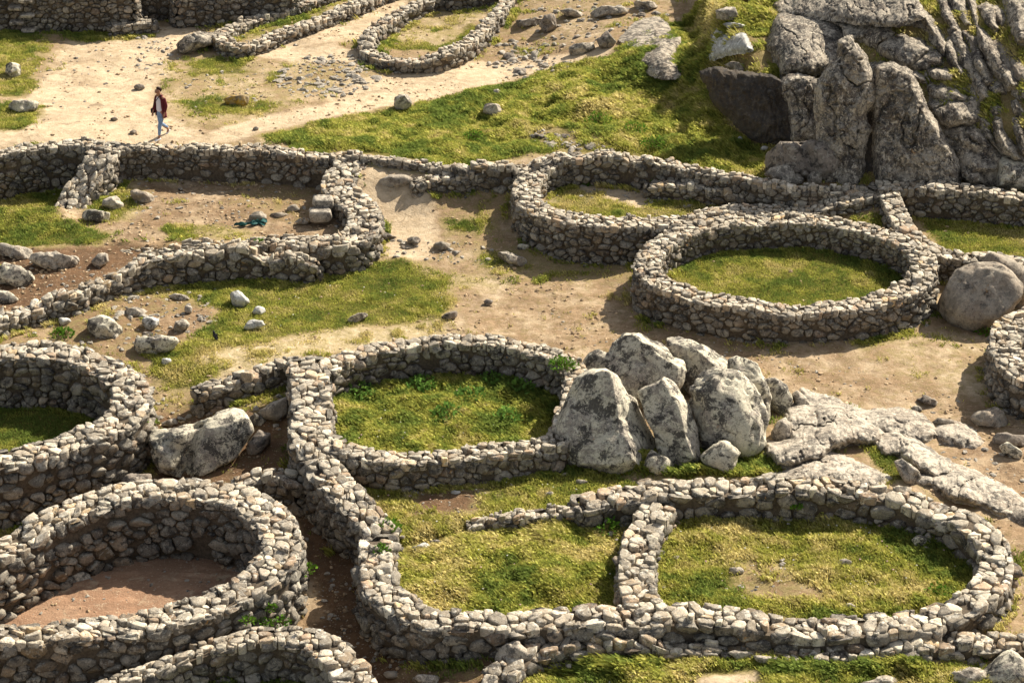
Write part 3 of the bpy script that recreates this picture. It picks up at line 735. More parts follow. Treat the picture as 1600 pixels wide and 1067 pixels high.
# ------------------------------------------------------------------ what grows or lies where: g turf, p pale sand, b brown earth, r red floor, l long grass, y dryness
PAINT = [
    ([(-100,225),(-100,60),(300,40),(1000,20),(1090,-30),(1090,-100),(-100,-100)], dict(g=.3,p=.45,b=.1,y=.7), 1.0),
    ([(0,225),(-60,190),(60,150),(110,100),(130,70),(210,65),(245,80),(245,130),(230,190),(300,205),(300,222)], dict(g=-.1,p=1.0,b=0), .8),
    ([(70,120),(120,65),(210,60),(230,100),(160,140),(90,160)], dict(g=.1,p=.65,b=.3), .8),
    ([(235,62),(255,40),(300,30),(310,60),(270,80),(250,90)], dict(g=-.1,p=.8,b=.1), .4),
    ([(-30,48),(70,55),(60,80),(40,115),(-30,120)], dict(g=.85,p=.2), .7),
    ([(-30,112),(35,112),(55,130),(30,150),(-30,150)], dict(g=1,p=.2), .4),
    ([(-30,165),(60,160),(70,180),(30,205),(-30,205)], dict(g=.9,p=.2), .5),
    ([(110,55),(240,45),(240,60),(120,66)], dict(g=1), .3),
    ([(310,15),(400,12),(370,35),(310,38)], dict(g=.9), .3),
    ([(250,95),(310,90),(500,85),(600,120),(560,140),(480,155),(420,190),(300,200),(250,170)], dict(g=.36,p=.45,b=.2,y=.7), .7),
    ([(300,95),(380,92),(380,115),(300,118)], dict(g=.85), .4),
    ([(270,158),(345,152),(440,160),(420,175),(300,180)], dict(g=.72,y=.4), .4),
    ([(390,85),(520,70),(560,85),(640,110),(560,95),(450,95)], dict(g=-.1,p=.9), .3),
    ([(400,55),(500,32),(590,0),(640,0),(560,60),(420,85)], dict(g=.1,p=.8,b=.15), .4),
    ([(350,55),(400,35),(480,8),(560,-10),(500,25),(420,55),(370,65)], dict(g=.6,y=.5), .3),
    ([(600,55),(640,25),(690,0),(770,0),(740,40),(700,70),(640,76)], dict(g=.42,p=.5,b=.15,y=.7), .3),
    ([(590,62),(610,45),(625,70),(680,76),(715,62),(735,40),(750,45),(715,72),(670,80),(610,76)], dict(g=1), .25),
    ([(330,222),(330,210),(420,185),(560,155),(640,128),(740,100),(850,92),(940,72),(960,82),(850,108),(640,160),(520,180),(400,208)], dict(g=-.2,p=1.05,b=0), .45),
    ([(520,150),(560,130),(720,95),(760,105),(640,140)], dict(g=-.1,p=.8,b=.1), .5),
    ([(410,212),(520,188),(640,166),(750,140),(850,112),(950,90),(1060,40),(1110,-40),(1260,-40),(1225,20),(1205,60),(1225,130),(1110,122),(1150,200),(1220,230),(1220,285),(1100,262),(1000,240),(940,238),(880,232),(790,248),(700,256),(600,243),(480,232)], dict(g=1.15,p=.1,b=.1,y=.35,l=.55), .45),
    ([(1000,100),(1100,70),(1110,120),(1150,190),(1100,230),(950,215),(860,180),(900,130)], dict(l=.8,y=.6), 1.0),
    ([(800,200),(880,195),(960,225),(900,240),(850,230)], dict(g=.55,y=.6), .4),
    ([(1060,-40),(1240,-40),(1215,40),(1210,130),(1100,115)], dict(l=1.0,y=.75), .5),
    ([(1230,-80),(1800,-100),(1800,300),(1500,280),(1400,100)], dict(g=.95,p=.1,b=.6,y=.75,l=.6), .8),
    ([(1480,130),(1600,110),(1700,110),(1700,270),(1580,260),(1500,200)], dict(g=.9,b=.5,y=1.0,l=.9), .5),
    ([(1095,110),(1240,60),(1640,60),(1640,315),(1490,300),(1300,290),(1150,215)], dict(g=.5,p=-.3,b=1.1,y=.7), .5),
    ([(845,700),(900,735),(1040,748),(1200,745),(1220,720),(1100,700),(950,725)], dict(g=1.0,l=.9,y=.5), .2),
    # enclosure floors
    ([(190,240),(520,250),(560,330),(550,368),(380,378),(180,378),(110,350),(150,280)], dict(g=.12,p=.42,b=.42,y=.7), .4),
    ([(190,262),(300,262),(440,255),(510,262),(500,272),(300,275),(200,285)], dict(g=.7), .3),
    ([(140,290),(190,285),(230,300),(200,345),(140,345)], dict(g=.75,y=.5), .4),
    ([(360,280),(500,275),(520,330),(460,350),(360,320)], dict(g=.3,b=.4,p=.2,y=.8), .5),
    ([(-60,285),(70,285),(100,300),(80,345),(0,345),(-60,350)], dict(g=1,p=.1,y=.4), .4),
    ([(-60,345),(90,345),(180,365),(160,385),(60,392),(-60,395)], dict(g=.9,p=.3,y=.5), .4),
    ([(250,355),(330,350),(400,362),(380,375),(260,372)], dict(g=.6,p=.4,y=.6), .3),
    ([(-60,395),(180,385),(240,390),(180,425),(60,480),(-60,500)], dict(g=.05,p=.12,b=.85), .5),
    ([(95,500),(140,460),(260,420),(300,440),(330,490),(300,540),(220,560),(110,550)], dict(g=.3,p=.3,b=.55,y=.5), .4),
    ([(250,500),(300,485),(345,480),(330,505),(270,530)], dict(g=0,p=.35,b=.4), .3),
    ([(200,440),(320,425),(400,420),(500,415),(620,402),(720,445),(745,480),(690,500),(560,508),(440,525),(330,548),(250,580),(245,560),(310,530),(345,485),(300,465),(230,455)], dict(g=1.0,p=.3,y=.3), .45),
    ([(660,425),(790,440),(780,500),(690,500),(740,470)], dict(g=.5,p=.6,y=.7), .5),
    ([(280,560),(440,530),(560,512),(700,505),(700,520),(540,545),(440,565),(320,600)], dict(g=.42,p=.75,y=.95), .35),
    ([(240,575),(300,565),(340,575),(320,605),(260,612)], dict(g=.95,y=.5), .3),
    ([(235,600),(290,615),(370,625),(440,620),(440,650),(380,650),(300,660),(240,650)], dict(g=.4,p=.4,b=.4), .4),
    ([(360,625),(445,592),(448,612),(380,640)], dict(g=.8,p=.4), .25),
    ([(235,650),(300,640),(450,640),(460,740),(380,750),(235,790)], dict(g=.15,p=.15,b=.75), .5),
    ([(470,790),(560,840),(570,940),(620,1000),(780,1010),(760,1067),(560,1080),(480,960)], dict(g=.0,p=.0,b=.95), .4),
    ([(455,905),(500,900),(515,960),(480,980)], dict(g=.05,p=.55,b=.25), .3),
    ([(640,1020),(760,1010),(760,1067),(600,1067)], dict(g=.3,b=.6,p=.1), .3),
    ([(0,790),(180,730),(235,745),(120,790),(0,850)], dict(g=.8,b=.5,y=.4), .4),
    ([(560,265),(640,270),(700,330),(660,400),(600,400),(575,320)], dict(g=-.2,p=.95,b=0), .5),
    ([(560,255),(640,258),(700,270),(640,272)], dict(g=.6,y=.7), .25),
    ([(590,340),(610,350),(600,400),(580,405)], dict(g=.8), .2),
    ([(680,290),(800,280),(800,330),(760,400),(690,370),(680,330)], dict(g=.32,p=.3,b=.35,y=.7), .5),
    ([(690,345),(760,340),(770,360),(700,362)], dict(g=.75,y=.6), .3),
    ([(760,390),(830,390),(990,400),(985,440),(860,440),(740,430)], dict(g=.42,p=.35,b=.35,y=.7), .5),
    ([(750,395),(800,395),(800,415),(755,415)], dict(g=.85), .25),
    ([(700,450),(960,440),(1000,520),(1200,545),(1480,510),(1480,450),(1540,520),(1550,640),(1620,640),(1620,860),(1540,790),(1300,620),(900,560),(700,520)], dict(g=.2,p=.42,b=.3,y=.8), .6),
    ([(1340,545),(1480,510),(1560,540),(1540,620),(1420,600)], dict(g=.3,p=.5,b=.3,y=.7), .5),
    ([(1330,530),(1420,512),(1430,525),(1340,545)], dict(g=.8,y=.4), .25),
    ([(1500,700),(1620,680),(1620,860),(1560,800)], dict(g=.0,p=.4,b=.4), .5),
    ([(1045,415),(1060,380),(1120,362),(1200,352),(1290,358),(1370,378),(1425,405),(1435,435),(1400,462),(1320,478),(1220,482),(1120,472),(1060,450)], dict(g=1.2,p=.2,b=0,y=.42), .2),
    ([(860,290),(900,265),(1000,275),(1150,300),(1330,308),(1300,318),(1200,325),(1100,340),(990,350),(905,342),(860,322)], dict(g=.75,p=.5,b=.2,y=.55), .3),
    ([(930,275),(1010,280),(1030,305),(1000,325),(950,310),(900,295)], dict(g=.1,p=.7,b=.3), .35),
    ([(1440,345),(1480,330),(1700,335),(1700,410),(1560,408),(1480,395)], dict(g=1.2,y=.35), .3),
    ([(1330,345),(1380,335),(1400,370),(1350,360)], dict(g=1,y=.3), .3),
    ([(500,600),(540,575),(610,555),(700,548),(790,556),(850,575),(885,605),(880,650),(860,685),(780,700),(700,710),(610,710),(540,700),(505,650)], dict(g=1.2,p=0,b=.1,y=.4,l=.5), .2),
    ([(640,600),(740,570),(850,590),(870,640),(800,660),(700,640)], dict(y=.2,l=.65), .6),
    ([(540,720),(620,730),(740,728),(860,705),(960,740),(1010,765),(920,790),(820,815),(720,825),(620,840),(560,800)], dict(g=.82,p=.3,b=.4,y=.5,l=.2), .3),
    ([(650,770),(750,765),(740,800),(640,805)], dict(g=.1,p=.15,b=.7), .35),
    ([(610,870),(620,835),(740,825),(900,805),(1000,805),(1010,830),(985,880),(985,930),(960,965),(850,970),(740,980),(660,970),(615,930)], dict(g=1.2,p=.1,y=.6,l=.55), .25),
    ([(740,820),(860,810),(960,810),(960,830),(850,850),(760,840)], dict(l=.95,y=.7), .4),
    ([(1040,800),(1150,785),(1270,785),(1380,795),(1470,815),(1530,860),(1540,900),(1490,950),(1400,965),(1280,970),(1150,960),(1050,945),(1010,930),(1015,870)], dict(g=1.1,p=.3,b=.3,y=.5,l=.35), .25),
    ([(1140,880),(1200,865),(1260,905),(1330,910),(1330,950),(1200,945),(1140,920)], dict(g=.35,p=.3,b=.55,y=.7), .5),
    ([(1440,820),(1530,860),(1530,900),(1480,950),(1440,900)], dict(y=.1,l=.45), .5),
    ([(-120,590),(0,590),(80,595),(150,610),(185,640),(190,680),(140,712),(60,738),(-120,760)], dict(g=1.1,y=.2), .3),
    ([(-150,930),(0,890),(60,860),(150,830),(250,812),(340,820),(400,850),(420,890),(390,930),(320,970),(220,1000),(120,1015),(-150,1030)], dict(g=-.4,p=.2,b=.1,r=1), .2),
    ([(110,862),(250,836),(345,848),(335,862),(240,852),(120,876)], dict(g=.8,r=.2,b=.6), .15),
    ([(240,1075),(280,1050),(360,1025),(440,1020),(500,1040),(530,1090),(530,1160),(240,1160)], dict(g=1.1,y=.15,l=.4), .3),
    ([(800,1067),(850,1040),(930,1030),(1100,1030),(1300,1035),(1480,1040),(1600,1060),(1600,1200),(780,1200)], dict(g=1.0,p=.3,y=.6,l=.5), .3),
    ([(850,1040),(960,1028),(1080,1040),(1080,1052),(860,1056)], dict(l=1.1,y=.6), .2),
    ([(1180,1035),(1350,1035),(1440,1030),(1440,1050),(1200,1056)], dict(l=1.0,y=.4), .2),
    ([(1090,1055),(1180,1050),(1190,1075),(1080,1080)], dict(g=0,p=.9), .2),
    ([(1050,980),(1140,970),(1150,990),(1060,1000)], dict(g=.95,l=.9,y=.7), .2),
    ([(1150,995),(1240,1000),(1330,1005),(1260,1020),(1160,1018)], dict(g=-.2,p=1.0), .2),
    ([(1150,715),(1200,705),(1220,735),(1160,745),(1110,740)], dict(g=1,l=.6,y=.5), .2),
    ([(1350,700),(1380,690),(1420,745),(1390,755)], dict(g=.9,y=.4), .2),
    ([(1080,735),(1120,730),(1120,745),(1060,750)], dict(g=1,y=.7,l=.8), .2),
]

xs = np.concatenate([-26-np.geomspace(1, 380, 22)[::-1], np.arange(-26, 26.01, .1), 26+np.geomspace(1, 380, 22)])
ys = np.concatenate([34-np.geomspace(1, 200, 16)[::-1], np.arange(34, 92.01, .1), 92+np.geomspace(1, 500, 22)])
GX, GY = np.meshgrid(xs, ys); nx_, ny_ = len(xs), len(ys)
gx, gy = GX.ravel(), GY.ravel()
Z = dict(g=np.full(len(gx), .25), p=np.full(len(gx), .4), b=np.full(len(gx), .2), r=np.zeros(len(gx)), l=np.zeros(len(gx)), y=np.full(len(gx), .5))
for poly, vals, soft in PAINT:
    m = polymask(np.array([ground(u, v)[:2] for u, v in poly]), gx, gy, soft)
    for k, v in vals.items(): Z[k] = Z[k]*(1-m)+v*m
gz = terrain(gx, gy)
gz += np.clip(Z['g'], 0, 1)*(.03*noise2(gx, gy, 1.6, 41, 2)+Z['l']*.26*noise2(gx, gy, .95, 44, 3))
gz += np.clip(1-Z['g'], 0, 1)*np.clip(1-Z['p']*.8, 0, 1)*(1-Z['r'])*.028*noise2(gx, gy, 2.6, 47, 3)
i, j = np.meshgrid(np.arange(nx_-1), np.arange(ny_-1)); b0 = (j*nx_+i).ravel()
go = mesh('ground', np.stack([gx, gy, gz], 1), [np.stack([b0, b0+1, b0+nx_+1, b0+nx_], 1)], MAT['ground'])
tag(go, kind='structure', label='rough ground of sandy path, brown earth and turf', cat='ground')
za = go.data.color_attributes.new('zone', 'FLOAT_COLOR', 'POINT')
za.data.foreach_set('color', np.clip(np.stack([Z['g']*.8, Z['p'], Z['b'], Z['r']], 1), -.5, 1.5).astype(np.float32).ravel())

def lookup(x, y):
    ix = np.clip(np.searchsorted(xs, x)-1, 0, nx_-2); iy = np.clip(np.searchsorted(ys, y)-1, 0, ny_-2)
    return iy*nx_+ix

def gheight(x, y):
    k = lookup(x, y); fx = (x-gx[k])/(gx[k+1]-gx[k]); fy = (y-gy[k])/(gy[k+nx_]-gy[k])
    return (gz[k]*(1-fx)+gz[k+1]*fx)*(1-fy)+(gz[k+nx_]*(1-fx)+gz[k+nx_+1]*fx)*fy

# ------------------------------------------------------------------ turf
def in_view(x, y, z, mx=60, my=60):
    dx, dy, dz = x, y, z-H
    dep = dy*CP-dz*SP; u = 800+F*dx/dep; v = 533.5-F*(dy*SP+dz*CP)/dep
    return (u > -mx) & (u < 1600+mx) & (v > -my) & (v < 1067+my)

def grow_grass(n):
    near = np.zeros((ny_, nx_)); ax, ay = [], []
    for Q, s_, nr_, h_, w_ in WALLS.values():
        for sg in (-1, 1):
            for o in (.12, .22): ax.append(Q[:, 0]+sg*nr_[:, 0]*(w_/2+o)); ay.append(Q[:, 1]+sg*nr_[:, 1]*(w_/2+o))
    kk = np.unique(lookup(np.concatenate(ax), np.concatenate(ay))); Z['l'][kk] = np.maximum(Z['l'][kk], .4); Z['g'][kk] = np.where(Z['r'][kk] > .5, Z['g'][kk], Z['g'][kk]+.22); Z['y'][kk] -= .08
    rng = np.random.default_rng(5)
    x = rng.uniform(-25, 25, n); y = rng.uniform(40, 88, n); k = lookup(x, y); z = gheight(x, y)
    cl = noise2(x, y, 2.3, 61, 3); cl2 = noise2(x, y, .7, 64, 3)
    g = Z['g'][k]+.33*cl+.16*cl2
    keep = (rng.random(n) < smooth(.35, .85, g)) & in_view(x, y, z, 260, 200)
    x, y, z, k, cl, cl2 = (a[keep] for a in (x, y, z, k, cl, cl2)); n = len(x)
    lg = np.clip(Z['l'][k], 0, 1.2)
    h = (.035+.04*rng.random(n)+lg*(.04+.095*rng.random(n)))*(1+.35*np.clip(cl, -.8, .8))*(1+.6*np.clip(cl2+.6*cl-.15, 0, 1))
    w = (.0095+.007*rng.random(n))*(1+.25*lg)
    a = rng.uniform(0, 6.28, n); lean = rng.uniform(.2, .95, n); wind = .55*lg+.15
    lx = np.cos(a)*lean*h*.7-wind*h*1.0; ly = np.sin(a)*lean*h*.7-wind*h*.7
    t = rng.uniform(0, 6.28, n); sx, sy = np.cos(t)*w, np.sin(t)*w
    B = np.stack([x, y, z-.012], 1)
    V = np.stack([B+np.stack([-sx, -sy, 0*sx], 1), B+np.stack([sx, sy, 0*sx], 1), B+np.stack([lx*.45+sx*.6, ly*.45+sy*.6, h*.72], 1), B+np.stack([lx, ly, h], 1)], 1)
    dry = np.clip(Z['y'][k]-.06+.45*noise2(x, y, .6, 71, 3)+.45*noise2(x, y, 2.6, 75, 3)+rng.normal(0, .12, n), 0, 1)[:, None]
    green = np.array([.165, .215, .048]); mid = np.array([.385, .375, .082]); straw = np.array([.56, .475, .21])
    c = np.where(dry < .5, green+(mid-green)*dry*2, mid+(straw-mid)*(dry*2-1))*rng.lognormal(0, .2, (n, 1))*1.15
    q = np.arange(n)*4
    o = mesh('grass', V.reshape(-1, 3), [np.stack([q, q+1, q+2, q+3], 1)], MAT['grass'], None, np.repeat(c, 4, 0), True)
    tag(o, 'short and tufted grass growing over the enclosures and the slope', 'grass', kind='stuff')
    return n

def gravel(n):
    rng = np.random.default_rng(15)
    x = rng.uniform(-25, 25, n*4); y = rng.uniform(40, 88, n*4); k = lookup(x, y); z = gheight(x, y)
    cl = noise2(x, y, .8, 81, 3)
    d = 1.5*(1-np.clip(Z['g'][k]*1.1, 0, 1))*(1-.72*np.clip(Z['p'][k], 0, 1))*(1-.85*Z['r'][k])+.15*np.clip(cl, -.5, 1)
    d = d*(.12+1.1*smooth(-.05, .55, cl+.5*noise2(x, y, 2.4, 83, 2)))
    keep = (rng.random(len(x)) < np.clip(d, .015, 1)*.55) & in_view(x, y, z, 260, 160)
    x, y, z, k = (a[keep] for a in (x, y, z, k)); n = len(x)
    V, Fc = ico(1); nv = len(V)
    s = .009+.05*rng.random(n)**5.0
    L = V[None]*(1+.25*rng.normal(size=(n, nv, 1)).clip(-1.4, 1.4))*np.stack([s*rng.uniform(.8, 1.4, n), s*rng.uniform(.8, 1.3, n), s*rng.uniform(.45, .8, n)], 1)[:, None, :]
    L = L+np.stack([x, y, z+s*.2], 1)[:, None, :]
    c = np.array([.9, .8, .66])*rng.lognormal(0, .3, (n, 1))
    f = (Fc[None]+(np.arange(n)*nv)[:, None, None]).reshape(-1, 3)
    o = mesh('gravel', L.reshape(-1, 3), [f], MAT['gravel'], None, np.repeat(c, nv, 0), False)
    tag(o, 'fine gravel and crumbs of stone strewn over the bare earth', 'gravel', kind='stuff')
    return n
def flowers():
    rng = np.random.default_rng(25); pts = []
    for poly, n in [([(1330,800),(1410,795),(1420,860),(1340,860)], 26), ([(1050,800),(1500,810),(1500,940),(1050,940)], 60), ([(560,590),(860,580),(860,680),(560,690)], 50), ([(560,730),(960,740),(900,790),(600,830)], 40), ([(640,860),(970,850),(950,960),(660,960)], 30), ([(440,420),(720,440),(700,490),(400,520)], 26), ([(860,1040),(1080,1040),(1080,1067),(860,1067)], 14), ([(700,600),(770,600),(770,640),(700,640)], 16)]:
        P = np.array([ground(u, v)[:2] for u, v in poly]); lo, hi = P.min(0), P.max(0); q = rng.uniform(lo, hi, (n*5, 2)); pts.append(q[sdist(P, q[:, 0], q[:, 1]) > 0][:n])
    q = np.concatenate(pts); z = gheight(q[:, 0], q[:, 1])+.06; V, Fc = ico(1); n = len(q); nv = len(V)
    s = rng.uniform(.014, .028, n); L = V[None]*s[:, None, None]*[1, 1, .5]+np.c_[q, z][:, None, :]
    c = np.where(rng.random((n, 1)) < .35, [[.75, .5, .52]], [[.8, .77, .66]])
    o = mesh('wildflowers', L.reshape(-1, 3), [(Fc[None]+(np.arange(n)*nv)[:, None, None]).reshape(-1, 3)], leafmat('petals', (1, 1, 1), (.9, .9, .9), .3), None, np.repeat(c, nv, 0))
    tag(o, 'tiny white and pink wildflowers dotted over the lawns', 'flowers', kind='stuff')
def make_gravel():
    m, nt, b = mat_new('gravel'); n = N(nt)
    n.lk(n.mix(1.0, n.mix(n.ramp(n.noise(20, 3), .35, .65), (.46, .38, .285), (.32, .25, .18)), n.attr().outputs['Color'], 'MULTIPLY'), b.inputs['Base Color'])
    return m
MAT['gravel'] = make_gravel()

# ------------------------------------------------------------------ the walls (points along the middle of their tops, as seen in the picture)
G_H = 'stone walls of the ruined round houses'
# upper left: tall house walls
wall('tall rough stone wall with a flight of jutting steps at the far left', [(-60,-21),(60,-21),(130,-21),(203,-22)], 2.75, w=.9, size=.3, lift=.8)
wall('shaded stone wall set back in the recess beside the tall stepped wall', [(196,-22),(240,-22),(300,-22)], 2.4, w=.8, size=.32, lift=.6)  # lift lowers the tint, recess shade put into the stones
wall('stone wall running behind the narrow enclosure, right of the shaded recess', [(276,-12),(330,-16),(400,-22),(450,-28)], 2.4, w=.9, size=.34, lift=.8)
wall('low stone bench built against the foot of the tall stepped wall', [(176,37),(205,35),(236,33)], 1.62, w=.55, size=.3, lift=.85, ragged=.5)
# narrow enclosure
wall('low crooked wall of the long narrow enclosure with a rounded left end', [(640,-48),(560,-28),(500,-8),(450,8),(400,22),(356,40),(344,54),(356,67),(382,70),(410,62),(440,48),(480,36),(530,16),(590,-8),(660,-36)], 1.66, w=.54, size=.32)
# U shaped house
wall('wall of the U-shaped house open at the back, rounded end towards the path', [(716,-22),(680,-4),(641,10),(612,26),(584,47),(572,62),(578,74),(606,84),(650,88),(690,84),(722,70),(748,50),(768,30),(786,10),(800,-12)], 1.72, w=.52, size=.3)
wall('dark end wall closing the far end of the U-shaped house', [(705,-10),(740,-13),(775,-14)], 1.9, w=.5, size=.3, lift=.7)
# terrace line
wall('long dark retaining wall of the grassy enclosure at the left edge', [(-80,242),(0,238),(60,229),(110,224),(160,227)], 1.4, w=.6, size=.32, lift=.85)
wall('broken cross wall running down from the retaining wall and crumbling at its foot', [(170,224,1.42),(158,240,1.4),(148,256,1.25),(136,275,1.0),(122,294,.75),(112,318,.45),(106,340,.2)], 1.3, w=.95, size=.32, ragged=1.4)
wall('long retaining wall along the path below the walking person', [(180,227,1.42),(240,226,1.38),(330,229,1.4),(430,236,1.35),(516,246,1.3)], 1.4, w=.55, size=.3, ragged=1.3)
wall('curved house wall with stone steps on its inner side', [(538,240,1.32),(545,256,1.25),(534,275,1.1),(528,290,1.05),(545,303,1.0),(562,318,.98),(570,340,.95),(562,362,.92),(535,376,.86),(490,378,.76),(440,377,.62),(380,379,.5),(300,384,.42),(240,386,.36),(190,388,.3)], 1.0, w=.98, size=.34, ragged=1.2, wscale=[.9,1,1.05,1,1,1,.85,.65,.55,.5,.45])
wall('low stone edging at the foot of the green slope', [(540,240),(580,246),(640,252),(700,257),(728,263)], 1.38, w=.36, size=.3)
wall('low broken wall slanting from the speckled oval stone to the big rounded enclosure', [(648,285,1.06),(690,276,1.14),(730,268,1.22),(790,258,1.36),(850,250,1.45),(890,244,1.45)], 1.2, w=.5, size=.3, ragged=1.3)
wall('short stub of low wall resting on the slanting broken wall', [(738,252),(770,256),(800,259)], 1.5, w=.4, size=.34)
# big rounded enclosure G
wall('thick rounded wall of the large enclosure behind the complete ring', [(905,242,1.4),(868,250,1.35),(838,266,1.28),(823,288,1.22),(826,312,1.2),(850,330,1.18),(890,342,1.15),(940,348,1.15),(1000,347,1.15),(1060,338,1.15),(1120,329,1.15),(1180,323,1.2),(1250,319,1.2),(1310,312,1.25),(1362,299,1.3)], 1.2, w=.82, size=.31)
wall('far wall of the large enclosure along the foot of the green slope', [(900,243),(950,243),(1000,247),(1050,254),(1100,265),(1150,276),(1200,288),(1260,293),(1330,291)], 1.5, w=.5, size=.3, ragged=1.3)
wall('inner partition wall inside the large enclosure with a rough broken end', [(1016,290,.95),(1050,286,1.1),(1100,288,1.15),(1150,294,1.18),(1200,299,1.2),(1260,302,1.25),(1350,296,1.3)], 1.1, w=.55, size=.32, ragged=1.3)
# complete ring
wall('complete ring wall of the round house with a bright lawn inside', [(1012,420),(1020,392),(1062,364),(1130,347),(1210,342),(1290,345),(1365,360),(1420,382),(1444,412),(1425,446),(1365,469),(1290,478),(1210,478),(1130,470),(1060,452),(1022,436)], 1.12, w=.72, closed=True, size=.3, group=None)
wall('wall descending between the complete ring and the right hand lawn', [(1385,290,1.35),(1394,312,1.3),(1404,338,1.2),(1420,362,1.1),(1448,382,1.0),(1490,396,.9),(1550,402,.85),(1640,408,.85)], 1.0, w=.62, size=.32)
wall('dark faced wall behind the right hand lawn below the cliff', [(1372,291),(1420,289),(1470,292),(1530,296),(1600,304),(1690,312)], 1.4, w=.62, size=.32)
wall('rounded stone wall cut by the right edge beside the big round boulder', [(1680,478),(1630,484),(1592,494),(1574,514),(1572,540),(1580,564),(1600,582),(1650,600)], 1.05, w=.8, size=.3)
# left middle
wall('long tumbled wall of big stones crossing from the left edge up to the meadow', [(-40,512,.55),(10,494,.55),(57,478,.6),(111,460,.65),(145,442,.7),(189,424,.75),(230,408,.8),(270,398,.85),(320,392,.85),(370,390,.8),(430,394,.75),(492,408,.62)], .7, w=.6, size=.42, ragged=1.8, wscale=[1.2,1.1,1,.9,.8,.75,.7])
# left ring O
wall('curved wall of the deep round house at the left edge with shaded inner face', [(-70,560),(0,551),(60,549),(118,554),(168,571),(198,597),(206,626),(190,652),(150,674),(100,691),(40,708),(-70,730)], .85, w=.92, size=.37)
# bottom left ring P
wall('tall ring wall of the round house with a red earth floor', [(-80,880),(-20,862),(30,836),(85,808),(140,786),(200,770),(265,763),(330,768),(390,783),(426,808),(440,840),(434,872),(408,900),(370,922),(315,945),(250,965),(170,980),(90,988),(0,993),(-80,996)], .82, w=1.0, size=.42, wscale=[.8,.8,.85,.9,.9,.95,.9,.86,.86,.86,.86,.84,.8,.75])
wall('curved wall of the small enclosure at the bottom edge', [(150,1076,.15),(190,1060,.2),(240,1044,.25),(290,1024,.3),(340,1006,.38),(400,994,.42),(450,994,.42),(500,1006,.42),(535,1032,.4),(556,1064,.38),(566,1110,.35)], .35, w=.72, size=.36, wscale=[.55,.6,.7,.9,1.1,1.2,1.2])
# middle oval R with left wall S
wall('oval house wall enclosing tall dark green weeds', [(508,574),(545,556),(600,541),(660,533),(730,530),(800,536),(852,549),(888,566),(902,592),(898,622),(888,650),(876,678),(850,690),(800,697),(740,706),(680,714),(620,715),(560,708),(514,690)], .92, w=.62, size=.37)
wall('straight thick wall running down the left side of the oval house', [(482,566,.95),(485,600,.95),(486,640,.95),(486,680,.92),(502,716,.85),(524,750,.8),(552,784,.72),(580,812,.62),(596,834,.5)], .9, w=.95, size=.42, wscale=[1,1,1,1,.9,.85,.8])
wall('low wall of big stones joining the thick wall from the left', [(312,606,.42),(345,596,.48),(385,584,.52),(420,574,.56),(452,566,.62),(480,562,.8)], .5, w=.5, size=.4, ragged=1.4)
# lower enclosure T
wall('low wall wrapping the two lower enclosures, rounded at both ends', [(588,842,.62),(588,880,.68),(598,914,.7),(626,944,.7),(670,964,.7),(740,970,.68),(820,966,.66),(900,963,.66),(980,963,.66),(1060,960,.66),(1120,958,.66),(1200,972,.62),(1290,979,.6),(1380,976,.6),(1460,962,.6),(1522,936,.62),(1552,902,.66),(1556,868,.68),(1538,836,.7),(1500,808,.72),(1450,786,.74),(1390,769,.76),(1320,761,.78),(1240,757,.78),(1160,757,.76),(1090,759,.74),(1020,764,.72),(960,771,.7),(912,780,.66)], .66, w=.76, size=.46)
wall('tumbled low row of small stones in the grass between the lower enclosures', [(906,790,.55),(870,797,.45),(830,803,.4),(785,810,.34),(738,818,.26)], .4, w=.42, size=.24, ragged=1.8)
wall('cross wall dividing the two lower enclosures', [(1032,786,.62),(1016,808,.62),(1002,836,.63),(996,866,.65),(994,900,.66),(1000,932,.66),(1020,956,.66)], .64, w=.78, size=.40)
# bottom wall X
wall('low wall of large slabs along the bottom edge', [(772,1072,.22),(792,1040,.28),(822,1018,.3),(870,1008,.3),(940,1004,.3),(1010,1006,.3),(1080,1010,.26),(1130,1014,.22)], .3, w=.62, size=.44, ragged=1.6, wscale=[1.1,1.2,1,.85,.7,.6,.5])
wall('row of big blocks along the bottom, right of the sandy gap', [(1225,1022,.2),(1290,1018,.26),(1350,1010,.32),(1420,1006,.36),(1500,1002,.38),(1560,1002,.38),(1660,1008,.38)], .3, w=.66, size=.46, ragged=1.5)
wall('short slab wall between the deep alley and the split boulder', [(372,752,.28),(410,744,.32),(462,746,.36)], .3, w=.5, size=.42, ragged=1.2)

# ------------------------------------------------------------------ boulders and outcrops
z5 = (840, 520, 4.64); z6 = (1030, 510, 4.444); z7 = (1190, 590, 3.902); zb = (1060, 350, 2.963); zl = (200, 600, 5.333)
rock('large pointed grey boulder with black lichen, frontmost of the central cluster', [(80,840),(70,780),(100,680),(180,560),(260,440),(290,380),(400,325),(500,315),(560,340),(600,400),(640,470),(700,490),(760,620),(800,700),(850,800),(900,880),(1000,960),(1000,1000),(860,1010),(780,980),(600,1000),(400,960),(150,930)], zoom=z5, depth=1.05, cuts=2, pw=.8, planes=[(-.3,.25,1,.72),(.8,.35,.5,.8),(-.9,.4,.3,.9)], rough=.55, grow=1.13)
rock('small wedge of rock at the right foot of the pointed boulder', [(780,960),(830,840),(870,880),(920,900),(1030,960),(1020,1000),(850,1040)], zoom=z5, depth=.35, res=4, rough=.55, grow=1.13)
rock('rounded grey boulder with black patches and orange crown at the back of the cluster', [(520,170),(560,90),(640,40),(760,25),(850,60),(930,140),(960,190),(1030,210),(1040,300),(1020,370),(960,440),(880,520),(740,560),(640,500),(580,380),(520,260)], zoom=z5, depth=.8, cuts=1, planes=[(-.2,.2,1,.74),(.5,.85,.3,.88)], rough=.55, grow=1.13)
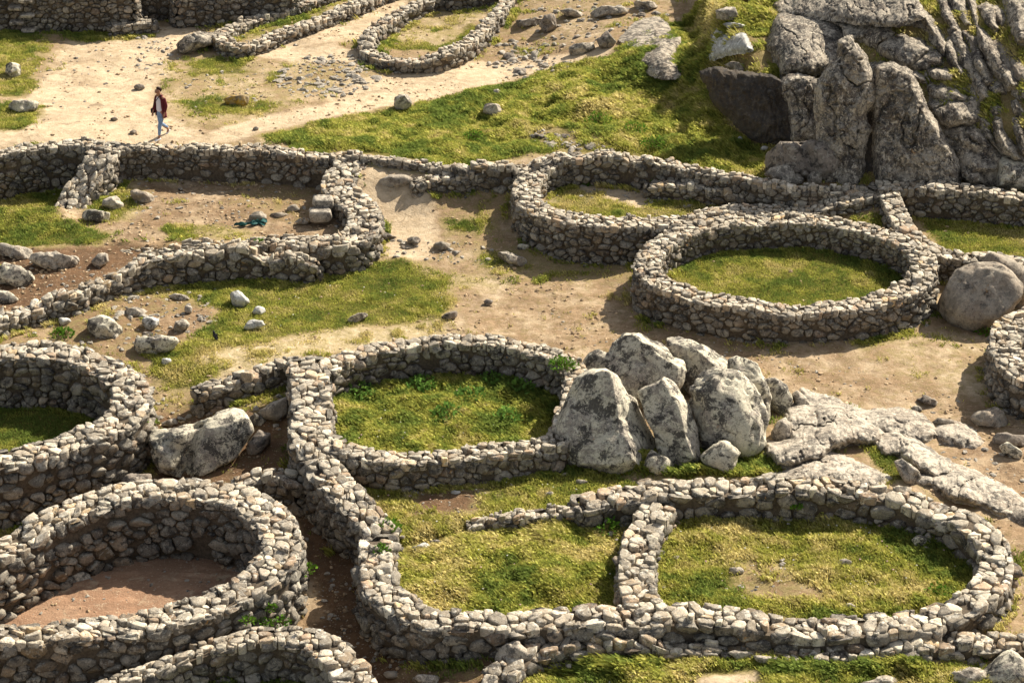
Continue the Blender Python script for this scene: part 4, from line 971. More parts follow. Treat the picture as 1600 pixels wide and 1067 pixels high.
rock('smooth small grey boulder behind the pointed boulder', [(300,380),(310,280),(380,180),(440,150),(500,170),(530,210),(540,420),(400,460)], zoom=z5, depth=.5, cuts=3, cutq=(.9, .98), pw=.48, res=4, rough=.55, grow=1.13)
rock('leaning wedge of rock squeezed between the pointed boulder and its tall neighbour', [(750,450),(880,390),(940,330),(1000,360),(1060,480),(1100,620),(1130,760),(1160,900),(1050,970),(950,920),(880,850),(850,720),(800,600)], zoom=z5, depth=.6, cuts=2, pw=.6, planes=[(-.35,.2,1,.75),(.8,.3,.5,.8)], rough=.55, grow=1.13)
rock('tall pale boulder at the upper right of the cluster', [(80,180),(90,100),(150,75),(220,90),(300,140),(420,210),(500,290),(530,380),(440,420),(350,440),(280,500),(200,470),(170,340),(150,240)], zoom=z6, depth=.75, cuts=2, planes=[(-.5,.1,1,.78),(.5,.8,.4,.82)], rough=.55, grow=1.13)
rock('big bulging boulder with hollows and dark stains, right of the leaning wedge', [(230,450),(300,370),(400,320),(500,330),(560,360),(640,450),(700,560),(720,640),(700,720),(710,800),(640,850),(560,890),(500,840),(400,820),(340,840),(280,780),(240,680),(235,540)], zoom=z6, depth=.85, cuts=3, cutq=(.9, .98), pw=.48, rough=1.0, grow=1.13)
rock('long ridge of pale rock lying against the bulging boulder', [(500,250),(560,235),(680,290),(720,360),(760,480),(760,570),(730,700),(680,640),(640,540),(560,420),(510,340)], zoom=z6, depth=.5, cuts=3, cutq=(.9, .98), pw=.48, rough=.55, grow=1.13)
rock('angular block with a shaded side, last of the cluster on the right', [(730,380),(800,370),(880,420),(920,520),(890,590),(830,610),(770,540),(740,460)], zoom=z6, depth=.4, cuts=3, cutq=(.9, .98), pw=.48, res=4, rough=.55, grow=1.13)
rock('dark split stone at the foot of the bulging boulder', [(300,900),(370,840),(420,800),(480,820),(550,880),(490,1010),(470,1020),(400,990),(330,960)], zoom=z6, depth=.3, cuts=3, cutq=(.9, .98), pw=.48, res=4, rough=.55, grow=1.13)
rock('pale tilted slab beside the angular block', [(930,480),(960,450),(1020,490),(1050,560),(960,590)], zoom=z6, depth=.2, cuts=3, cutq=(.9, .98), pw=.48, res=4, mat='outcrop', rough=.55, grow=1.13)
crag('broad grey outcrop spotted with white lichen', [(160,200),(230,170),(330,170),(450,190),(620,270),(720,340),(680,390),(600,405),(500,400),(430,430),(370,480),(250,520),(130,510),(60,450),(70,390),(190,360),(160,260)], z7, mat='outcrop', name='rock_outcrop', cat='rock', h=1.12, w=6, rough=1.5, tilt=.34, facets=9, aniso=(1.0, 1.3), grow=1.14)
rock('lichen covered block at the left end of the broad outcrop', [(60,330),(110,260),(150,245),(190,300),(190,370),(120,390),(60,370)], zoom=z7, depth=.3, cuts=5, res=4, mat='outcrop')
crag('thin tongue of bare rock running into the path above the broad outcrop', [(300,90),(500,150),(640,210),(810,200),(900,200),(1000,280),(1040,340),(960,370),(820,345),(680,300),(520,250),(330,190)], z7, mat='outcrop', name='rock_outcrop', cat='rock', h=0.42, w=6, rough=1.5, tilt=.34, facets=9, aniso=(1.0, 1.3), grow=1.14)
crag('grey ridge of rock above the right end of the lower enclosures', [(700,400),(740,350),(820,335),(900,350),(1000,420),(1100,490),(1200,560),(1180,610),(1060,600),(960,560),(850,480),(760,470)], z7, mat='outcrop', name='rock_outcrop', cat='rock', h=0.90, w=6, rough=1.5, tilt=.34, facets=9, aniso=(1.0, 1.3), grow=1.14)
rock('broken block split from the front of the grey ridge', [(810,510),(850,490),(960,570),(970,600),(920,650),(880,640),(840,570)], zoom=z7, depth=.3, cuts=6, res=4, mat='outcrop')
crag('long whaleback of rock sloping down to the right edge', [(940,650),(1000,590),(1080,610),(1200,560),(1300,590),(1450,660),(1560,740),(1640,790),(1640,880),(1500,840),(1350,780),(1200,750),(1130,710),(1060,660)], z7, mat='outcrop', name='rock_outcrop', cat='rock', h=0.75, w=6, rough=1.5, tilt=.34, facets=9, aniso=(1.0, 1.3), grow=1.14)
crag('cracked flat rock with a pale vein in the dirt path', [(1060,320),(1090,290),(1170,275),(1270,320),(1330,390),(1290,425),(1180,400),(1080,370)], z7, mat='outcrop', name='rock_outcrop', cat='rock', h=0.42, w=6, rough=1.5, tilt=.34, facets=9, aniso=(1.0, 1.3), grow=1.14)
rock('dark stone with a hollow standing alone on the dirt path', [(1275,250),(1330,200),(1420,185),(1480,230),(1490,290),(1400,300),(1310,290)], zoom=z7, depth=.45, cuts=4, res=4, mat='brown_rock')
rock('pointed dark stone on the dirt path near the cracked rock', [(950,135),(1000,105),(1060,140),(1115,175),(1030,172)], zoom=z7, depth=.25, cuts=4, res=4, mat='loose_b')
rock('small half buried stone beside the pointed dark stone', [(900,190),(940,168),(980,180),(975,200),(930,205)], zoom=z7, depth=.15, res=3)
rock('low brown stone just behind the cracked flat rock', [(1035,272),(1080,245),(1170,260),(1170,278),(1070,290)], zoom=z7, depth=.2, res=3, mat='brown_rock')
rock('mossy slab at the right edge of the dirt path', [(1415,360),(1450,340),(1620,350),(1640,420),(1530,410),(1430,410)], zoom=z7, depth=.35, cuts=5, res=4, mat='loose_b')
rock('pale chunk of rock under the mossy slab', [(1440,420),(1500,395),(1560,430),(1600,470),(1560,495),(1480,460)], zoom=z7, depth=.25, cuts=4, res=4)
crag('flat bedrock slab merging into the top of the lower enclosure wall', [(110,590),(200,560),(330,480),(420,465),(520,500),(640,560),(740,610),(700,650),(500,640),(250,640),(130,620)], z7, mat='outcrop', name='rock_outcrop', cat='rock', h=0.63, w=6, rough=1.5, tilt=.34, facets=9, aniso=(1.0, 1.3), grow=1.14)
rock('huge smooth round brown boulder beside the complete ring', [(1215,400),(1240,310),(1290,220),(1360,190),(1460,190),(1530,230),(1580,290),(1580,360),(1520,430),(1440,500),(1330,495),(1250,460)], zoom=zb, depth=1.15, cuts=2, mat='brown_rock', rough=.5, base=512)
rock('brown boulder leaning behind the huge smooth one at the right edge', [(1410,200),(1440,140),(1540,160),(1580,210),(1640,300),(1600,400),(1520,420),(1450,330)], zoom=zb, depth=.9, cuts=3, mat='brown_rock', rough=.5, base=480)
rock('big split boulder with a dark cleft between two round houses', [(110,480),(140,430),(200,380),(350,370),(540,340),(640,310),(720,260),(820,235),(920,250),(1000,320),(1040,400),(960,490),(880,620),(760,700),(650,770),(450,780),(330,750),(220,670),(150,580)], zoom=zl, depth=.95, cuts=3, rough=.9, planes=[(.35,-.1,1,.8),(-.1,1,.5,.85)], groove=[(312,668,290,738,.16,.5),(270,690,284,704,.16,.22)])
rock('brown domed stone shaded by the thick wall', [(1110,220),(1200,150),(1330,110),(1340,250),(1260,310),(1130,280)], zoom=zl, depth=.4, cuts=2, res=4, mat='brown_rock')
rock('squarish pale stone behind the split boulder', [(1010,270),(1060,240),(1150,300),(1110,350),(1030,340)], zoom=zl, depth=.25, cuts=5, res=4)
rock('blocky stone right of the split boulder in the shade', [(1000,490),(1090,390),(1180,420),(1170,500),(1080,590),(1000,600)], zoom=zl, depth=.35, cuts=6, res=4, mat='loose_b')
rock('smooth stone half sunk in the sandy gap left of the split boulder', [(250,330),(380,280),(420,330),(350,360)], zoom=zl, depth=.3, cuts=2, res=4, mat='outcrop')
rock('dark tilted rock in the cleft below the left round house', [(165,785),(200,742),(235,740),(238,775),(205,800)], depth=.35, cuts=5, res=4, mat='loose_b')

# the cliff
c1 = (1080, 0, 5.926); c2 = (1330, 0, 5.926); c3 = (1180, 120, 5.926); c4 = (1330, 130, 5.926)
K = dict(mat='cliff', name='cliff_rock', cat='cliff', mode='embed', push=-.3, rough=1.8, grow=1.12, detail=1.6, pw=.36, cuts=4, cutq=(.93, .985), slope=.28, res=5)
def cliff(label, out, zoom, **k): return crag(label, out, zoom, **k)
cliff('round domed rock crowning the cliff', [(720,430),(760,330),(790,220),(830,170),(960,155),(1180,160),(1300,190),(1370,240),(1400,330),(1390,430),(1320,560),(1220,640),(1120,690),(960,700),(850,680),(800,600),(770,520)], c1, h=1.3, w=11, push=.15, facets=9, tilt=.4, rough=1.3)
crag('bright white slab lying on the grassy slope left of the dome', [(150,540),(190,430),(210,310),(230,275),(320,320),(480,320),(520,400),(550,460),(400,490),(260,510)], c1, mat='white_rock', name='slab', cat='rock', h=.35, w=4, tilt=.12, rough=.5, push=.3)
rock('pale rounded stone above the bright white slab', [(230,100),(330,60),(400,75),(460,190),(430,215),(340,190),(240,170)], mat='outcrop', zoom=c1, depth=.3, res=4)
rock('flat pale stone between the white slab and the rounded stone above', [(240,200),(330,205),(500,225),(480,265),(330,270)], mat='white_rock', zoom=c1, depth=.15, res=3)
rock('speckled ledge stone on the grass lip over the dark recess', [(300,630),(370,580),(600,595),(640,640),(480,675),(320,680)], mat='outcrop', zoom=c1, depth=.35, res=4, cuts=4)
cliff('dark wet rock wall in the recess under the grass lip', [(1100,118),(1128,112),(1160,116),(1200,124),(1232,138),(1245,240),(1215,236),(1180,216),(1150,190),(1120,158)], None, h=0.3, w=8, foot=236, mat='cliff_dark', push=-.5, tilt=.3, lean=-.15, rough=1.7, facets=9)  # shade under the overhang is carried by the dark material colour
cliff('leftmost buttress of the cliff streaked with black', [(245,60),(330,10),(400,0),(590,70),(620,200),(620,400),(620,620),(450,660),(340,640),(320,400),(310,250),(250,150)], c3, h=0.55, w=5, foot=226, facets=10, tilt=.5, rough=1.5)
cliff('broad central cliff tower below the dome', [(1312,72),(1328,66),(1341,83),(1352,95),(1364,142),(1362,162),(1349,179),(1354,201),(1348,224),(1346,250),(1345,288),(1284,288),(1282,250),(1281,221),(1278,170),(1282,128),(1294,113),(1310,95)], None, h=0.95, w=6, foot=284, facets=13, tilt=.6, rough=1.6)
cliff('tall cliff tower right of the black cleft', [(1368,152),(1369,130),(1374,113),(1397,106),(1421,119),(1431,138),(1443,164),(1448,175),(1457,189),(1477,221),(1490,248),(1496,292),(1465,292),(1414,290),(1371,284),(1368,231),(1370,189)], None, h=1.0, w=5, foot=287, facets=13, tilt=.6, rough=1.6)
cliff('shaded rock deep in the black cleft', [(1335,190),(1350,170),(1372,170),(1374,285),(1320,285),(1322,240)], None, h=-0.2, w=5, foot=280, mat='cliff_dark')  # near-black material stands in for the shadow inside the cleft
cliff('layered cap rock on the right shoulder of the cliff', [(720,60),(720,30),(800,5),(900,10),(1000,60),(1080,120),(1060,190),(900,170),(750,150)], c4, h=0.6, w=6)
cliff('cracked rock under the layered cap rock', [(720,200),(750,150),(900,160),(1060,190),(1110,140),(1150,200),(1200,340),(1100,390),(900,430),(840,400),(780,300)], c4, h=0.75, w=5, facets=12, tilt=.6, rough=1.5)
cliff('wedge shaped rock with a dark hollow at the foot of the cliff', [(880,450),(1000,410),(1150,430),(1250,520),(1390,680),(1375,780),(1360,980),(1200,940),(1000,800),(940,700),(890,560)], c4, h=0.8, w=6, foot=290, facets=12, tilt=.6, rough=1.6)
cliff('pale block at the right end of the cliff foot', [(1365,720),(1450,705),(1640,760),(1640,1010),(1500,1010),(1365,960)], c4, h=0.9, w=8, foot=300, mat='boulder')
cliff('fallen slab leaning at the cliff foot below the wedge shaped rock', [(1000,740),(1070,740),(1210,800),(1270,960),(1100,960),(1000,870)], c4, h=1.0, w=5, foot=292)
cliff('narrow spine of rock rising from the mossy slope at the right', [(1310,370),(1340,330),(1390,340),(1450,520),(1540,600),(1585,710),(1500,715),(1400,650),(1330,500)], c4, h=0.6, w=5)
cliff('pale flat rock behind the dome', [(-20,220),(150,205),(330,230),(400,300),(370,385),(280,405),(240,440),(100,400),(0,330)], c2, h=0.5, w=6)
cliff('steep faced grey rock high on the hill', [(270,430),(350,350),(500,310),(640,370),(730,450),(640,550),(520,630),(380,570),(290,500)], c2, h=0.7, w=6)
cliff('rounded twin knobs of rock below the steep faced rock', [(520,600),(650,490),(780,450),(850,520),(830,600),(700,650),(560,650)], c2, h=0.5, w=6)
cliff('low ledge of rock below the twin knobs', [(700,650),(760,620),(900,640),(975,690),(930,760),(800,750),(720,710)], c2, h=0.5, w=5)
cliff('massive slab of rock along the top of the hill', [(1150,-12),(1185,2),(1232,22),(1300,27),(1350,36),(1400,38),(1434,26),(1424,0),(1400,-24),(1250,-34)], None, h=0.7, w=5, facets=12, tilt=.6, rough=1.7)
cliff('small pale outcrop above the steep faced rock', [(390,190),(520,165),(640,195),(670,250),(540,265),(420,255)], c2, h=0.4, w=5)

G_R = [([(520,-30),(620,-20),(720,130),(800,280),(870,390),(790,390),(690,250),(590,110)],'first'),
       ([(790,-30),(890,-10),(965,180),(985,280),(920,285),(840,170)],'second'),
       ([(900,-30),(1040,-10),(1140,255),(1050,240),(950,120)],'third'),
       ([(920,290),(1000,310),(1090,480),(1210,700),(1270,890),(1190,930),(1110,760),(990,560)],'fourth'),
       ([(1050,320),(1160,350),(1245,560),(1320,770),(1240,800),(1140,600)],'fifth'),
       ([(1150,230),(1260,320),(1410,540),(1570,790),(1440,810),(1290,620),(1170,400)],'sixth')]
for (p, o), t in zip(G_R, ('short slanting rib of rock next to the steep faced rock', 'slender rib of rock topmost in the grass gully', 'broad rib of rock right of the grass gully', 'longest slanting rib of rock reaching down to the mossy slope', 'thin rib of rock between the longest rib and the rubble slope', 'low rubbly rib of rock bordering the brown scree')):
    cliff(t, p, c2, h=.5, w=5, rough=1.5, aniso=(2.2, 1.0))
cliff('brown scree covered rock slope at the right edge', [(1250,370),(1400,400),(1640,620),(1640,800),(1500,750),(1380,600)], c2, h=.3, w=8, mat='brown_rock', rough=1.6, tilt=.1)
cliff('upright square rock high at the right edge', [(1190,85),(1260,50),(1320,100),(1375,260),(1330,295),(1240,245)], c2, h=0.6, w=6)
cliff('shaded rock tucked behind the upright square rock', [(1310,80),(1385,100),(1425,180),(1395,255),(1340,200)], c2, h=0.4, w=6)
cliff('tall rock pillar in the upper right corner', [(1430,-30),(1640,-30),(1640,390),(1540,390),(1460,240)], c2, h=0.7, w=7)
cliff('rounded hump of rock behind the tall cliff tower', [(500,680),(600,655),(690,710),(700,770),(580,760)], c2, h=0.45, w=6)
cliff('pale lump of rock on top of the tall cliff tower', [(180,610),(300,575),(425,680),(340,720),(200,690)], c2, h=0.8, w=6)
cliff('small hump of rock at the end of the low ledge', [(920,735),(980,720),(1035,790),(960,800)], c2, h=0.35, w=5)
cliff('mossy knob of rock between the spine and the right edge', [(1480,170),(1530,150),(1590,260),(1560,330),(1500,280)], c4, h=0.4, w=5)
cliff('dark mossy knob low on the mossy slope', [(1250,210),(1310,170),(1400,230),(1400,300),(1300,320)], c4, h=0.35, w=5)
for t, p, h in [('knobbly rock between the dome and the massive slab', [(760,-10),(860,30),(1000,80),(1280,150),(1380,230),(1600,200),(1700,260),(1500,330),(1420,340),(1390,240),(1180,150),(960,150),(820,165),(740,120)], .35)]:
    cliff(t, p, c1, h=h, w=6)
for t, p, h in [('jointed rock above the rounded twin knobs', [(650,200),(760,190),(850,330),(900,450),(860,520),(780,450),(720,330),(650,260)], .5),
                ('broken rock left of the longest slanting rib', [(830,420),(930,330),(1000,560),(1080,720),(1000,700),(900,560)], .4),
                ('long cracked rock under the low ledge', [(700,660),(760,760),(930,770),(1060,800),(1150,900),(1060,850),(900,790),(740,780),(690,720)], .35),
                ('grey rock at the foot of the longest slanting rib', [(1040,720),(1130,790),(1210,930),(1290,900),(1330,800),(1260,960),(1160,960)], .35),
                ('little crag in the moss below the scree', [(1280,740),(1400,780),(1420,860),(1330,880),(1270,830)], .4),
                ('crag at the right edge under the scree', [(1480,790),(1640,800),(1640,960),(1560,930),(1500,870)], .4),
                ('pale ribbed rock beside the broad rib', [(1060,-20),(1120,-20),(1180,180),(1160,260),(1130,200)], .4)]:
    cliff(t, p, c2, h=h, w=5, rough=1.4)
for t, p, h in [('upright rock splinter near the right edge of the mossy slope', [(1480,330),(1540,300),(1600,420),(1640,560),(1590,640),(1530,520)], .5),
                ('lumpy rock between the cracked rock and the spine', [(1190,330),(1260,360),(1330,520),(1400,660),(1330,600),(1240,500)], .35)]:
    cliff(t, p, c4, h=h, w=5, rough=1.4)
rock('big cleft boulder resting behind the wall at the cliff foot', [(95,800),(110,710),(240,610),(420,630),(500,605),(640,620),(740,710),(775,800),(740,900),(640,980),(500,940),(420,920),(280,860),(120,880)], zoom=c3, depth=.8, cuts=2, mat='loose_b', rough=.9, groove=[(1252,228,1268,270,.14,.3)])
rock('pale boulder in front of the big cleft boulder', [(100,900),(150,850),(240,825),(340,840),(440,930),(430,1000),(200,1000)], zoom=c3, depth=.4, res=4, mat='outcrop')
rock('little pale boulder against the front of the big cleft boulder', [(480,920),(530,865),(615,930),(600,1000),(500,1010)], zoom=c3, depth=.25, res=4, mat='outcrop')
m1 = (780, 0, 5.333)
crag('wide grey rock at the head of the green slope', [(1030,330),(1100,240),(1200,180),(1310,150),(1400,240),(1420,310),(1300,350),(1160,385)], m1, mat='cliff', name='boulder', cat='boulder', h=.6, w=9, rough=.9)
crag('dark speckled rock on the green slope below the wide grey rock', [(1175,520),(1200,430),(1290,330),(1380,300),(1490,340),(1450,440),(1490,540),(1480,615),(1400,640),(1280,605)], m1, mat='cliff', name='boulder', cat='boulder', h=.6, w=9, rough=.9)
rock('rounded dark stone beside the wide grey rock', [(815,330),(900,265),(975,350),(930,405),(840,385)], zoom=m1, mat='loose_b', depth=.35, res=4)
rock('pale block above the thin trail', [(590,400),(620,370),(780,360),(790,400),(700,460),(600,470)], zoom=m1, mat='outcrop', depth=.3, res=4)
rock('lone flat stone beside the thin trail', [(520,520),(560,505),(625,530),(610,545),(530,540)], zoom=m1, mat='loose', depth=.18, res=3)
rock('long flat ledge of rock at the top of the picture', [(510,90),(600,75),(700,110),(680,150),(560,145)], zoom=m1, mat='outcrop', depth=.3, res=4)
rock('thick ledge of rock with a shaded front at the top of the picture', [(720,90),(860,50),(1040,60),(1060,110),(980,135),(740,145)], zoom=m1, mat='outcrop', depth=.4, res=4)
rock('broad low rock at the very top, right of the ledges', [(1120,20),(1300,10),(1330,60),(1240,95),(1130,60)], zoom=m1, mat='outcrop', depth=.4, res=4)
rock('bedrock shelf beside the U-shaped house', [(60,175),(200,170),(370,160),(330,215),(180,240),(80,200)], zoom=m1, mat='outcrop', depth=.35, res=4)
rock('mossy stone behind the rubble field', [(330,210),(380,140),(450,120),(480,230),(400,280)], zoom=m1, mat='loose_b', depth=.35, res=4)
# hillside and path stones
def st(label, px, by, w, h, mat='loose', ang=0., res=4, depth=None, name='rock', cat='rock', **k):
    return rock(label, blob(px, by, w, h, int(px*3+by), ang), mat=mat, name=name, cat=cat, depth=depth, res=res, **k)
st('yellow lichened rock near the walking person', 372, 170, 42, 24, 'yellow_rock', name='boulder', cat='boulder')
st('rough rock with an ochre spot on the edge of the trail', 631, 174, 30, 26, 'outcrop', .3)
st('slanting grey stone standing in the green slope', 769, 184, 34, 22, 'outcrop', .6)
st('small grey stone just above the slanting stone in the green slope', 776, 152, 14, 13, 'loose')
st('little grey stone uphill in the green slope', 890, 156, 13, 12, 'loose')
st('flat little stone right of the little grey stone in the green slope', 925, 161, 12, 8, 'loose')
st('white stone standing upright under the cliff', 1156, 226, 9, 14, 'white_rock', .2, res=3)
st('white flat stone near the cleft boulder', 1194, 236, 12, 8, 'white_rock', 0, res=3)
st('grey boulder at the left edge beside dark turf', 18, 121, 32, 24, 'boulder', name='boulder', cat='boulder')
st('flat grey rock in the grass left of the sandy path', 36, 176, 48, 20, 'boulder')
st('small dark stone on the sandy path near the person', 179, 190, 12, 7, 'brown_rock', res=3)
st('grey brown stone in the middle of the sandy path', 217, 141, 18, 9, 'loose_b', res=3)
st('small brown stone at the edge of the path left of the feet', 208, 210, 13, 7, 'brown_rock', res=3)
st('little dark stone at the grass edge beside the trail', 400, 204, 10, 6, 'brown_rock', res=3)
st('slanted bedrock at the rounded end of the narrow enclosure', 308, 80, 66, 30, 'cliff', -.35, name='rock_outcrop', cat='rock', depth=.6)
st('flat lichen spotted oval stone lying by the sandy strip', 618, 296, 54, 24, 'brown_rock', -.08, depth=.3, cuts=1, rough=.4)
st('low brown stone at the foot of the curved house wall', 602, 376, 36, 13, 'loose_b', .1, depth=.2)
st('dark angular stone on the path below the low brown stone', 648, 384, 24, 16, 'loose_b')
st('brown stone in the rubble right of the dark angular stone', 690, 392, 30, 14, 'brown_rock')
st('grey stone at the foot of the big rounded wall', 818, 392, 18, 12, 'boulder', res=3)
st('long grassy rock beside the path below the big rounded wall', 800, 415, 46, 20, 'outcrop', .35)
st('white stone at the foot of the big rounded wall', 922, 405, 9, 9, 'white_rock', res=3)
st('pale stones edge piece near the complete ring', 975, 415, 18, 8, 'outcrop', res=3)
st('small brown stone alone on the dry grass', 763, 478, 15, 11, 'loose_b', res=3)
st('wedge shaped grey stone at the edge of the meadow', 702, 501, 26, 13, 'loose_b', -.35)
st('pale flat stone low in the meadow', 560, 503, 32, 14, 'outcrop', -.4)
st('upright white stone in the meadow', 374, 482, 32, 26, 'white_rock', .3)
st('small white stone right of the upright white stone', 404, 493, 20, 14, 'white_rock', 0, res=3)
st('flat white stone sunk in the turf of the meadow', 396, 517, 34, 17, 'white_rock', -.1, depth=.15)
st('long grey boulder at the bottom of the rubble', 240, 557, 84, 34, 'boulder', -.12, name='boulder', cat='boulder')
st('triangular grey slab in the rubble left of the meadow', 165, 530, 62, 38, 'boulder', .35, name='boulder', cat='boulder')
st('pale slab below the tumbled wall', 212, 494, 42, 14, 'outcrop', -.05)
st('white topped stone in the middle of the rubble', 235, 517, 24, 24, 'white_rock', .2)
st('pointed pale stone right of the white topped stone', 283, 520, 28, 20, 'outcrop', -.3)
st('flat stone at the upper edge of the rubble', 280, 470, 36, 11, 'outcrop', .1)
st('round stone at the end of the rubble near the meadow', 294, 491, 14, 15, 'loose', res=3)
st('white round pebble stone beside the deep left house', 258, 571, 18, 12, 'white_rock', res=3)
st('pale cobble at the foot of the tumbled wall', 101, 508, 20, 14, 'white_rock', .2, res=3)
st('big smooth boulder at the left edge beside the grass strip', 18, 404, 64, 22, 'outcrop', .2, name='boulder', cat='boulder')
st('broad domed boulder below the grass strip', 84, 424, 74, 32, 'outcrop', .1, name='boulder', cat='boulder')
st('egg shaped stone beside the broad domed boulder', 112, 416, 22, 16, 'outcrop', name='boulder', cat='boulder')
st('rugged grey boulder at the left edge above the tumbled wall', 20, 450, 66, 36, 'boulder', .1, name='boulder', cat='boulder')
st('half buried grey rock at the left edge, lowest of the boulders', 2, 474, 46, 22, 'boulder', .2, name='boulder', cat='boulder')
st('slanted stone propped against the end of the curved house wall', 157, 417, 28, 22, 'outcrop', -.6)
st('block fallen beside the foot of the broken cross wall', 176, 329, 34, 22, 'outcrop', .1)
st('mossy rock at the foot of the broken cross wall', 150, 348, 46, 22, 'boulder', .1)
st('slanting brown slab on the turf right of the cross wall', 222, 318, 42, 20, 'brown_rock', .35)
st('dark flat slab under the long retaining wall', 378, 268, 34, 14, 'loose_b', -.15)
st('small square stone right of the dark flat slab', 418, 263, 18, 10, 'loose_b', res=3)
st('round brown stone on the bare floor near the steps', 459, 332, 20, 13, 'brown_rock', res=3)
st('brown triangular stone by the teal net', 404, 346, 30, 14, 'brown_rock', 0)
st('flat reddish slab on the floor left of the steps', 436, 340, 40, 8, 'brown_rock', 0, res=3)
st('pale long stone near the bottom of the bare floor', 474, 352, 30, 10, 'outcrop', .1, res=3)
st('white stone sunk in the grass at the corner of the lower left enclosure', 655, 862, 42, 12, 'white_rock', -.15, depth=.15)
st('white stone lying in the court below the oval house', 711, 773, 17, 8, 'white_rock', 0, res=3)
st('pale stone near the right end of the court', 908, 757, 22, 8, 'outcrop', 0, res=3)
st('small pale stone in the middle of the court', 860, 777, 16, 9, 'outcrop', 0, res=3)
st('grey flat stone in the grass of the lower left enclosure', 680, 850, 18, 8, 'loose', 0, res=3)
st('pair of grey stones in the shade of the lower right enclosure', 1436, 853, 20, 16, 'boulder', 0)
st('grey stone standing beside its twin in the shaded grass', 1450, 850, 12, 18, 'boulder', 0, res=3)
st('flat pale stone in the stony patch of the lower right enclosure', 1150, 897, 26, 12, 'outcrop', .1, res=3)
st('pink grey stone by the front wall of the lower right enclosure', 1328, 953, 20, 11, 'loose', 0, res=3)
st('pale slab in the middle of the lower right lawn', 1320, 886, 28, 12, 'outcrop', 0, res=3)
st('big loose stone on the top of the tall ring wall', 304, 763, 36, 18, 'white_rock', .2, base=772)
st('lichened boulder cut by the bottom edge at the right', 1510, 1080, 84, 38, 'outcrop', -.1, name='boulder', cat='boulder')
st('large angular boulder in the bottom right corner', 1575, 1082, 74, 62, 'boulder', -.25, name='boulder', cat='boulder')
st('pale slab cut by the bottom edge right of centre', 1380, 1078, 72, 20, 'outcrop', -.1)
st('large tilted slab at the left end of the slab wall', 800, 1046, 56, 42, 'outcrop', -.5, name='slab', cat='rock', depth=.3)
st('reddish stone at the bottom edge left of the slab wall', 668, 1075, 50, 22, 'outcrop', .1)
st('flat dark slab in the ditch below the lower enclosures', 722, 1036, 40, 9, 'loose_b', .05, res=3)
st('pinkish round stone at the bottom left edge', 112, 1076, 48, 22, 'outcrop', 0)
st('brown stone beside the narrow alley floor', 612, 1060, 26, 14, 'brown_rock', 0, res=3)
st('square pale block in the sandy gap of the bottom walls', 1160, 1030, 44, 15, 'outcrop', .1, name='slab', cat='rock')
st('long slab forming the kerb of the sandy gap', 1210, 1040, 60, 16, 'outcrop', .12, name='slab', cat='rock')

# ------------------------------------------------------------------ loose stones
loose_shapes()
rubble([([(470,92),(545,85),(605,120),(560,148),(460,152),(420,125)], 260, .08, .42, .6), ([(780,60),(860,70),(900,120),(800,130),(760,100)], 110, .08, .35, .8), ([(820,5),(1000,-5),(1110,10),(1090,45),(960,70),(850,70)], 130, .06, .35, .7),
        ([(215,55),(270,55),(280,90),(240,130),(205,90)], 60, .06, .25, .7), ([(50,110),(150,65),(240,95),(200,175),(60,165)], 90, .04, .16, .6), ([(270,120),(420,100),(430,150),(300,180)], 60, .05, .2, .6),
        ([(190,460),(340,450),(340,505),(220,545),(110,550),(170,490)], 150, .06, .26, .7), ([(195,270),(510,262),(500,350),(200,360)], 130, .05, .2, .6), ([(600,375),(740,375),(830,410),(780,420),(620,405)], 80, .05, .25, .7),
        ([(20,415),(170,395),(190,425),(60,485),(10,485)], 80, .04, .2, .7), ([(1140,870),(1340,865),(1340,955),(1130,940)], 90, .04, .14, .6), ([(1340,640),(1460,690),(1600,700),(1600,790),(1500,750)], 90, .04, .22, .6),
        ([(500,860),(560,960),(640,1030),(560,1060),(490,960)], 70, .04, .2, .7), ([(240,610),(300,640),(430,630),(450,680),(240,670)], 50, .05, .25, .7), ([(860,490),(1000,515),(1300,560),(1560,640),(1300,600),(900,540)], 110, .03, .13, .6),
        ([(640,760),(760,760),(760,810),(640,810)], 40, .03, .12, .6), ([(930,265),(1020,275),(1030,310),(900,310)], 60, .04, .18, .7), ([(800,195),(950,230),(960,242),(840,225)], 50, .08, .3, .7), ([(20,880),(380,850),(380,900),(200,960),(0,960)], 70, .03, .16, .6)])
